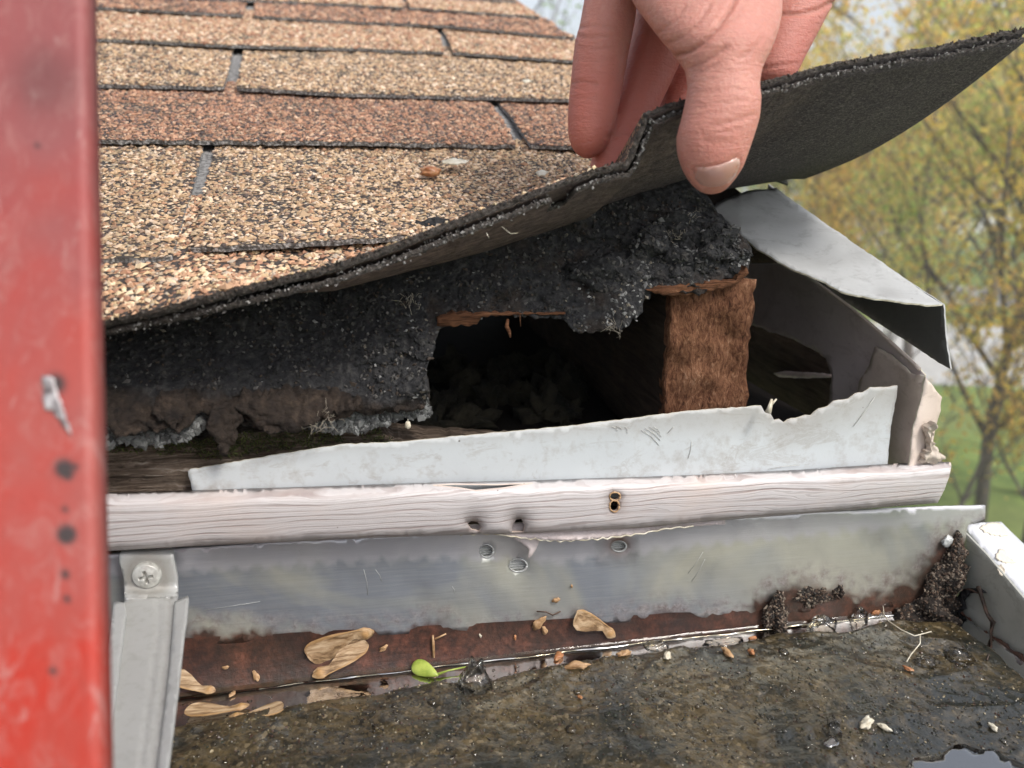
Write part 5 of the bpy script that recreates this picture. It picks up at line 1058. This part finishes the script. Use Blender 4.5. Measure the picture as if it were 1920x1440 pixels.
# ------------------------------------------------------------------ HAND
def loft(rings, nseg=28):
    """rings: (y px, left px, right px, depth, thickness ratio[, x-tilt])"""
    V = []; Fc = []
    for R_ in rings:
        y, xl, xr, d, tr = R_[:5]; cx, w = (xl+xr)/2, (xr-xl)/2*d/F; c_ = atD(cx, y, d)
        for k in range(nseg):
            a_ = 2*pi*k/nseg; ca, sa = cos(a_), sin(a_); V.append(c_+cr*w*ca+cf*w*tr*sa)
    n = len(rings)
    for i in range(n-1):
        for k in range(nseg): Fc.append((i*nseg+k, i*nseg+(k+1) % nseg, (i+1)*nseg+(k+1) % nseg, (i+1)*nseg+k))
    Fc.append(tuple(range(nseg))[::-1]); Fc.append(tuple((n-1)*nseg+k for k in range(nseg))); return np.array(V), Fc
thumb = [(-170, 1180, 1520, .262, .55), (-90, 1165, 1495, .256, .55), (-40, 1172, 1478, .251, .55), (0, 1190, 1463, .247, .55), (30, 1212, 1462, .244, .58), (60, 1235, 1456, .241, .62), (85, 1256, 1447, .239, .70), (105, 1274, 1438, .238, .78), (130, 1289, 1425, .2372, .82),
         (160, 1293, 1420, .2370, .84), (190, 1288, 1423, .2372, .84), (224, 1280, 1420, .2378, .84), (257, 1271, 1410, .2384, .84), (286, 1273, 1400, .2388, .84), (312, 1281, 1391, .2392, .84), (332, 1291, 1379, .2396, .84), (347, 1302, 1367, .2402, .84), (357, 1313, 1357, .2408, .82), (364, 1325, 1346, .2412, .7)]
f1 = [(-170, 1130, 1250, .274, .9), (-80, 1108, 1225, .273, .9), (0, 1095, 1196, .272, .92), (45, 1087, 1190, .272, .92), (75, 1078, 1184, .272, .93), (110, 1074, 1177, .272, .9), (150, 1070, 1170, .272, .9), (190, 1066, 1163, .272, .92), (225, 1064, 1155, .272, .92), (250, 1065, 1148, .272, .92), (270, 1069, 1139, .272, .92), (285, 1078, 1128, .272, .9), (294, 1089, 1116, .272, .8), (298, 1097, 1108, .272, .8)]
f2 = [(-170, 1215, 1340, .290, .9), (-60, 1205, 1330, .288, .9), (0, 1195, 1322, .287, .9), (60, 1184, 1300, .286, .9), (110, 1172, 1279, .285, .92), (160, 1160, 1256, .284, .92), (210, 1143, 1232, .283, .92), (250, 1127, 1214, .282, .92), (290, 1110, 1196, .281, .92), (318, 1106, 1180, .280, .9), (338, 1112, 1165, .280, .85), (350, 1126, 1148, .280, .8)]
f3 = [(-170, 1300, 1430, .300, .9), (-60, 1290, 1410, .299, .9), (20, 1275, 1392, .298, .9), (80, 1262, 1370, .297, .9), (130, 1250, 1345, .296, .9), (180, 1236, 1322, .295, .9), (225, 1226, 1306, .294, .9), (250, 1228, 1290, .294, .85), (268, 1240, 1275, .294, .8)]
f4 = [(-200, 1400, 1640, .292, .6), (-100, 1405, 1612, .289, .62), (-40, 1410, 1588, .287, .66), (0, 1412, 1567, .285, .68), (25, 1410, 1553, .284, .72), (50, 1406, 1540, .283, .76), (80, 1402, 1524, .282, .8), (110, 1400, 1508, .281, .85), (135, 1402, 1496, .280, .85), (152, 1408, 1488, .280, .8), (164, 1422, 1474, .280, .7)]
palm = [(-1150, 1560, 1980, .22, .75), (-900, 1520, 1900, .24, .75), (-700, 1450, 1790, .26, .72), (-560, 1360, 1700, .27, .66), (-440, 1250, 1690, .275, .5), (-330, 1180, 1680, .278, .42), (-220, 1140, 1650, .280, .38), (-130, 1120, 1620, .281, .36), (-75, 1135, 1600, .281, .32), (-45, 1165, 1560, .281, .25)]
thumb = [(a, b-3, c+3, d, e) for a, b, c, d, e in thumb[:-1]]+thumb[-1:]
hv, hf = join([loft(k, 32) for k in (thumb, f1, f2, f3, f4, palm)])
tmp = bpy.data.meshes.new('tmp'); tmp.from_pydata([tuple(p) for p in hv-CO], [], hf); bm = bmesh.new(); bm.from_mesh(tmp); bmesh.ops.recalc_face_normals(bm, faces=bm.faces); bm.to_mesh(tmp); bm.free()
to = bpy.data.objects.new('tmp', tmp); C.objects.link(to)
rm = to.modifiers.new('r', 'REMESH'); rm.mode = 'VOXEL'; rm.voxel_size = 0.00085; smo = to.modifiers.new('s', 'SMOOTH'); smo.iterations = 7; smo.factor = 0.5
dg = bpy.context.evaluated_depsgraph_get(); dg.update(); em = bpy.data.meshes.new_from_object(to.evaluated_get(dg))
nv_ = len(em.vertices); co = np.empty(nv_*3); em.vertices.foreach_get('co', co); HV = co.reshape(-1, 3)+CO; nm_ = np.empty(nv_*3); em.vertices.foreach_get('normal', nm_); HN = nm_.reshape(-1, 3)
HF = np.array([tuple(p.vertices) for p in em.polygons]); bpy.data.objects.remove(to); bpy.data.meshes.remove(em)
q = HV-CO; dd = q @ cf; pxx = 960+F*(q @ cr)/dd; pyy = 720-F*(q @ cu)/dd
front = (HN @ cf) < 0.25
creases = [  # polyline px, depth m, width px, depth range
 ([(1270, 104), (1292, 97), (1318, 80), (1345, 52), (1372, 14), (1385, -20)], .00125, 4.5, 'T'), ([(1292, 128), (1315, 120), (1340, 104), (1362, 88)], .0007, 5, 'T'), ([(1252, 82), (1285, 66), (1310, 40), (1332, 8)], .0005, 4, 'T'),
 ([(1235, 60), (1262, 42), (1285, 12)], .0004, 4, 'T'), ([(1300, 135), (1330, 128), (1350, 118)], .0004, 4, 'T'), ([(1330, 238), (1362, 231), (1395, 220), (1420, 211)], .0005, 3.5, 'T'), ([(1318, 262), (1345, 263), (1370, 262)], .0005, 3.5, 'T'), ([(1322, 272), (1350, 274), (1366, 272)], .0003, 3, 'T'), ([(1315, 250), (1345, 250), (1385, 243)], .0003, 3.5, 'T'),
 ([(1080, 66), (1105, 70), (1140, 68)], .0005, 3.5, 'A'), ([(1086, 52), (1115, 47), (1150, 52)], .0004, 4, 'A'), ([(1072, 155), (1092, 152), (1118, 158)], .0006, 3.5, 'A'), ([(1070, 163), (1095, 166), (1115, 165)], .0003, 3, 'A'),
 ([(1188, 258), (1165, 252), (1140, 256)], .0004, 4, 'B'), ([(1300, 20), (1360, 20), (1440, 26), (1500, 26), (1535, 18), (1562, 4)], .0009, 4.5, 'D'), ([(1430, 128), (1460, 122), (1495, 120)], .0004, 4, 'D'),
 ([(1299, 318), (1304, 313), (1325, 314), (1345, 311), (1366, 303), (1382, 295), (1388, 300), (1387, 312), (1380, 328), (1370, 341)], .0005, 2.6, 'T'), ([(1299, 318), (1303, 334), (1314, 346)], .0004, 2.6, 'T'),
 ([(1308, 200), (1350, 196), (1400, 186)], .0002, 3, 'T'), ([(1305, 172), (1345, 170), (1400, 164)], .0002, 3, 'T'), ([(1340, 60), (1380, 30), (1400, 0)], .0003, 3.5, 'T'), ([(1385, 110), (1410, 95), (1430, 70)], .0003, 3.5, 'T'), ([(1085, 90), (1110, 92), (1150, 88)], .0002, 3, 'A'), ([(1090, 110), (1120, 114), (1150, 112)], .0002, 3, 'A'), ([(1080, 185), (1100, 183), (1140, 187)], .0002, 3, 'A')]
dep = np.zeros(nv_); cre = np.zeros(nv_)
def segdist(px, py, poly):
    d = np.full(len(px), 1e9)
    for (a, b) in zip(poly[:-1], poly[1:]):
        ax, ay = a; bx, by = b; L2 = (bx-ax)**2+(by-ay)**2; t = np.clip(((px-ax)*(bx-ax)+(py-ay)*(by-ay))/L2, 0, 1); d = np.minimum(d, np.hypot(px-ax-t*(bx-ax), py-ay-t*(by-ay)))
    return d
rngs = {'T': (0.2, 0.262), 'A': (0.24, 0.2725), 'B': (0.262, 0.30), 'D': (0.255, 0.30)}
for poly, dp, wd, tg in creases:
    lo, hi = rngs[tg]; msk = front & (dd > lo) & (dd < hi)
    dist = segdist(pxx, pyy, poly); g_ = np.exp(-(dist/wd)**2)*msk; dep = np.maximum(dep, g_*dp); cre = np.maximum(cre, g_*min(1, dp/.0008))
    rb = np.exp(-((dist-wd*2.2)/(wd*1.3))**2)*msk; dep = dep-rb*dp*0.22
HV2 = HV-HN*dep[:, None]
pink = np.zeros(nv_)
for (cx, cy, r_, k_, lo, hi) in ((1340, 290, 60, .45, .2, .262), (1105, 240, 75, .9, .255, .28), (1120, 120, 90, .5, .25, .28), (1160, 290, 70, 1.0, .26, .3), (1230, 120, 90, .7, .27, .31), (1260, 220, 60, 1.0, .28, .31), (1480, 110, 70, .55, .26, .3), (1500, 0, 90, .4, .26, .3), (1410, 60, 40, .25, .2, .26)):
    pink += k_*np.exp(-((pxx-cx)**2+(pyy-cy)**2)/(2*r_*r_))*(dd > lo)*(dd < hi)
pink = np.clip(pink, 0, 1); cre = np.clip(cre, 0, 1)
person = root('person', tuple(HV.mean(0)), 'bare hand pinching the lifted shingle corner, thumb in front and fingers behind', 'person')
mk('hand', HV2, HF, M_skin, person, True, {'pink': pink, 'crease': cre})
HB = BVHTree.FromPolygons([Vector(v) for v in HV2], [tuple(int(i) for i in f) for f in HF])
def nailS(x, y):
    r_ = Vector(ray(x, y)).normalized(); h = HB.ray_cast(Vector(CO), r_)
    if h[0] is None: return atD(x, y, .262)
    return np.array(h[0])
nail_c = nailS(1345, 326); 
def nsurf(x, y):
    p = nailS(x, y); e = min(1.0, max(0.0, 1-((x-1345)/46)**2)); return p-cf*(-0.00010+0.00055*e)
nail = [(1299, 318), (1304, 313), (1325, 314), (1345, 311), (1366, 303), (1382, 295), (1388, 300), (1387, 312), (1380, 328), (1370, 341), (1352, 349), (1332, 351), (1314, 346), (1303, 334)]
sheet('thumbnail', nail, nsurf, M_nail, person, step=4, thick=0.0006, back=cf, attrs={'dirt': lambda x, y: float(np.clip(1-(y-np.interp(x, [1299, 1345, 1385], [316, 313, 298]))/14.0, 0, 1))*np.interp(x, [1300, 1340, 1385], [.0, .3, .8])})

# ------------------------------------------------------------------ BACKGROUND
def gp(x, y, z=-CAMZ): return atZ(x, y, z)
gv, gf = grid(60, 60, lambda u, v: np.array([-500+1000*u, 1.5+598.5*v, 0.0])); gv[:, 2] += np.clip((gv[:, 1]-60)/540, 0, 1)*4
o = mk('ground', np.r_[np.array([[-500, -60, 0], [500, -60, 0], [500, 1.5, 0], [-500, 1.5, 0]]), gv], [(0, 1, 2, 3)]+[tuple(i+4 for i in f) for f in gf], M_lawn, smooth=False); o['kind'] = 'structure'
def slab(name, pts, z, mt, kind='structure'):
    n = len(pts); V = np.array([[p[0], p[1], z] for p in pts]+[[p[0], p[1], -0.2] for p in pts]); Fc = [tuple(range(n))]+[(i, i+n, (i+1) % n+n, (i+1) % n) for i in range(n)]
    o = mk(name, V, Fc, mt, smooth=False); o['kind'] = kind; return o
slab('bounce_slab', [(-7, -9), (3.2, -9), (3.2, 1.6), (-7, 1.6)], 0.03, M_conc)  # unseen slab added to bounce neutral light up under the eave
q0 = gp(1560, 715); q1 = gp(2150, 735); q2 = gp(2150, 625); q3 = gp(1560, 600); slab('driveway', [q0[:2], q1[:2], q2[:2], q3[:2]], 0.02, M_conc)
q0 = gp(1300, 560); q1 = gp(2300, 585); q2 = gp(2300, 548); q3 = gp(1300, 525); slab('road', [q0[:2], q1[:2], q2[:2], q3[:2]], 0.02, M_road)
def house(x, y, w, d, h, label, rotz, roofm=M_hroof):
    b = gp(x, y); b[2] = 0 if b[1] < 60 else (b[1]-60)/540*4; r_ = root('house', tuple(b), label, 'house'); R3 = np.array(Matrix.Rotation(rotz, 3, 'Z'))
    def tr(V): return (np.asarray(V) @ R3.T)+b
    v, f = boxm((-w/2, -d/2, -0.3), (w/2, d/2, h), 0); mk('wall', tr(v), f, M_siding, r_, False)
    rv = [(-w/2-.4, -d/2-.4, h), (w/2+.4, -d/2-.4, h), (w/2+.4, d/2+.4, h), (-w/2-.4, d/2+.4, h), (-w/2-.4, 0, h+d*.3), (w/2+.4, 0, h+d*.3)]
    mk('roof', tr(rv), [(0, 1, 5, 4), (2, 3, 4, 5), (0, 4, 3), (1, 2, 5), (3, 2, 1, 0)], roofm, r_, False)
    for k in range(4):
        cx = -w/2+w*(k+.5)/4; v, f = boxm((cx-.5, -d/2-.04, 1.0), (cx+.5, -d/2-.003, 2.2), 0); mk('window' if k != 2 else 'door', tr(v), f, M_wglass, r_, False)
house(1745, 425, 10, 8, 3.2, 'white sided house far behind the trees at the right, upper middle', 0.3)
house(1445, 415, 10, 8, 3.0, 'white house partly hidden behind the drip edge, far left in the background', -0.2)
house(1620, 408, 9, 8, 3.0, 'pale house farthest away behind the bare branches', 0.1)
def car(x, y, label, mt, rotz):
    b = gp(x, y); r_ = root('parked_car', tuple(b), label, 'car', 'cars parked beyond the trees'); R3 = np.array(Matrix.Rotation(rotz, 3, 'Z'))
    tr = lambda V: (np.asarray(V) @ R3.T)+b
    pr = [(-2.2, .35), (-2.25, .75), (-1.3, .95), (-.7, 1.42), (.7, 1.45), (1.5, .98), (2.15, .88), (2.25, .4)]
    V = [(p[0], s*.86*(0.86 if p[1] > 1.2 else 1), p[1]) for s in (-1, 1) for p in pr]; n = len(pr); Fc = [tuple(range(n)), tuple(range(2*n-1, n-1, -1))]+[(i, i+n, (i+1) % n+n, (i+1) % n) for i in range(n)]
    mk('body', tr(V), Fc, mt, r_, False)
    for s in (-1, 1):
        V = [(-1.15, s*.865, .98), (1.3, s*.865, .98), (.65, s*.76, 1.38), (-.65, s*.76, 1.38)]; mk('side_window', tr([(a, b_+s*.01, c_) for a, b_, c_ in V]), [(0, 1, 2, 3)], M_wglass, r_, False)
        for wx in (-1.4, 1.4): v, f = tube([(wx, s*.7, .33), (wx, s*.9, .33)], .33, 16); mk('wheel', tr(v), f, M_rub, r_, False)
car(1650, 478, 'white car parked far away between the tree branches, left of the road end', M_car, .6); car(1530, 372+110, 'dark car parked beyond the drip edge', M_cardk, .1)

def tree(x, y, h, rad0, label, leaves, crown_r, seed, pal, lean=0.0, low=0.25, nb=9, leafs=0.055, base=None):
    r_ = random.Random(seed); b = gp(x, y) if base is None else np.array(base, float); b[2] = 0 if b[1] < 60 else (b[1]-60)/540*4
    rt = root('tree', tuple(b), label, 'tree', 'distant trees along the horizon' if 'horizon' in label else 'trees in spring leaf behind the house'); tips = []; parts = []
    def grow(p, d, L, rad, lvl):
        n = 5; pts = [p]; rs = [rad]; q = p.copy(); dd_ = d.copy()
        for i in range(n):
            dd_ = dd_+np.array([r_.gauss(0, .09), r_.gauss(0, .09), r_.gauss(0.03, .05)]); dd_ /= np.linalg.norm(dd_); q = q+dd_*L/n; pts.append(q.copy()); rs.append(rad*(1-0.55*(i+1)/n))
            if lvl > 0: tips.append(q.copy())
        parts.append(tube(pts, rs, 9 if lvl == 0 else 5))
        if lvl < 4:
            k = 3 if lvl else nb
            for j in range(k):
                i = r_.randint(1, n) if lvl else max(1, int(n*(low+(1-low)*j/k)+.5)); i = min(i, n); a_ = r_.uniform(0, 2*pi) if lvl else j*2.4+r_.uniform(-.4, .4)
                out = np.array([cos(a_), sin(a_), r_.uniform(0.25, 1.0)]); nd = out*(0.8 if lvl == 0 else .7)+dd_*0.5; nd /= np.linalg.norm(nd)
                grow(pts[i], nd, L*(0.5 if lvl == 0 else .58)*r_.uniform(.75, 1.2), max(.008, rs[i]*0.55), lvl+1)
            if lvl: pass
    grow(b, np.array([lean, 0, 1.0])/math.hypot(lean, 1), h, rad0, 0)
    v, f = join(parts); mk('trunk', v, f, M_bark, rt)
    T_ = np.array(tips); g = np.random.default_rng(seed); k = g.integers(0, len(T_), leaves); c_ = T_[k]+g.normal(0, crown_r, (leaves, 3)); a = g.normal(size=(leaves, 3)); a /= np.linalg.norm(a, axis=1)[:, None]; b2 = np.cross(a, g.normal(size=(leaves, 3))); b2 /= np.linalg.norm(b2, axis=1)[:, None]
    s = leafs*g.uniform(.5, 1.4, (leaves, 1)); V = np.stack([c_-a*s, c_+b2*s*.5, c_+a*s, c_-b2*s*.5], 1).reshape(-1, 3); V[:, 2] = np.maximum(V[:, 2], 0.4)
    pal = np.array(pal); grp = (k//9) % len(pal); col = np.repeat(pal[np.where(g.random(leaves) < .6, grp, g.integers(0, len(pal), leaves))]*g.uniform(.7, 1.3, (leaves, 1)), 4, axis=0)
    o = mk('crown', V, np.arange(leaves*4).reshape(-1, 4), M_leaf, rt, False, cols=col)
YEL = [(0.84, 0.62, 0.16), (0.90, 0.70, 0.22), (0.82, 0.52, 0.20), (0.68, 0.62, 0.16), (0.88, 0.60, 0.20)]
YG_ = [(0.62, 0.66, 0.24), (0.74, 0.66, 0.26), (0.50, 0.62, 0.22), (0.80, 0.64, 0.28)]
GRN = [(0.12, 0.20, 0.04), (0.18, 0.26, 0.05), (0.25, 0.28, 0.07)]
tree(1835, 985, 6.2, 0.09, 'nearest grey trunked tree with forking branches and yellow buds, at the right edge', 9000, .15, 3, YEL, 0.0, .22, 14, .055)
tree(1935, 930, 5.5, 0.13, 'tree beside the right edge of the picture with yellow green leaves', 9000, .14, 5, YG_, -.05, .15, 12, .05)
tree(1700, 700, 6.4, 0.12, 'thin yellow leaved tree behind the nearest trunk', 7000, .2, 8, YEL, 0, .06, 13, .065)
tree(1560, 640, 5.2, 0.13, 'yellow leaved tree straight behind the drip edge', 7500, .24, 11, YEL, .04, .06, 12, .075)
tree(1850, 600, 7.0, 0.16, 'tall yellow green tree behind the driveway', 7000, .30, 14, YG_, 0, .12, 11, .09)
tree(1480, 560, 5.0, 0.15, 'yellow green tree left of the others, low behind the lifted shingle', 6500, .22, 17, YG_, 0, .1, 11, .08)
tree(1650, 520, 6.0, 0.2, 'tall orange yellow tree near the road', 6500, .35, 20, YEL, 0, .1, 11, .12)
tree(1760, 480, 6.0, 0.22, 'broad green tree beyond the road', 7000, .4, 23, GRN+YG_, 0, .1, 11, .14)
tree(1560, 470, 5.5, 0.22, 'green tree beyond the road, left of the broad one', 9000, .4, 26, GRN, 0, .1, 11, .14)
tree(1930, 520, 7.0, 0.22, 'tall yellow tree beyond the road at the far right', 7000, .35, 29, YEL, 0, .1, 11, .12)
d_ = ray(1052, 40); d_ = d_/d_[1]; tree(0, 0, 8.8, 0.1, 'slender green tree whose top just peeks over the roof edge', 900, .12, 33, [(0.25, 0.42, 0.08), (0.35, 0.5, 0.12)], 0, .5, 6, .07, base=(CO+d_*26)*np.array([1, 1, 0]))
tree(1790, 1010, 2.6, 0.035, 'low young tree with sparse yellow buds in front of the lawn', 2600, .12, 41, YEL, .1, .1, 9, .04)
tree(1915, 1040, 3.2, 0.04, 'low young tree with orange yellow buds at the bottom right edge', 3200, .12, 43, YEL, -.1, .1, 9, .04)
tree(1650, 800, 3.6, 0.05, 'small budding tree behind the gable trim', 3600, .15, 47, YG_, 0, .1, 9, .045)
# tree line closing the distance
for k in range(12):
    a_ = radians(8+k*6.2); R_ = 95+12*sin(k*2.7); tree(0, 0, 3.6+0.8*sin(k*1.9), 0.2, 'low distant tree in the hazy row along the horizon', 3500, .9, 60+k, (GRN+YG_) if k % 2 else YEL, 0, .1, 8, .42, base=(R_*sin(a_), R_*cos(a_), 0))

# ------------------------------------------------------------------ AIR
hb = bpy.data.materials.new('pale_air'); hb.use_nodes = True; ht = hb.node_tree; ht.nodes.clear()
ho = ht.nodes.new('ShaderNodeOutputMaterial'); pv = ht.nodes.new('ShaderNodeVolumePrincipled'); pv.inputs['Color'].default_value = (0.93, 0.96, 1.0, 1); pv.inputs['Density'].default_value = 0.0045; pv.inputs['Anisotropy'].default_value = 0.2
ht.links.new(pv.outputs[0], ho.inputs['Volume'])
v, f = boxm((-510, -70, -1.3), (510, 610, 16.0), 0); o = mk('haze', v, f, hb, smooth=False); o['kind'] = 'stuff'; tag(o, 'thin pale spring haze over the lawn and far trees')
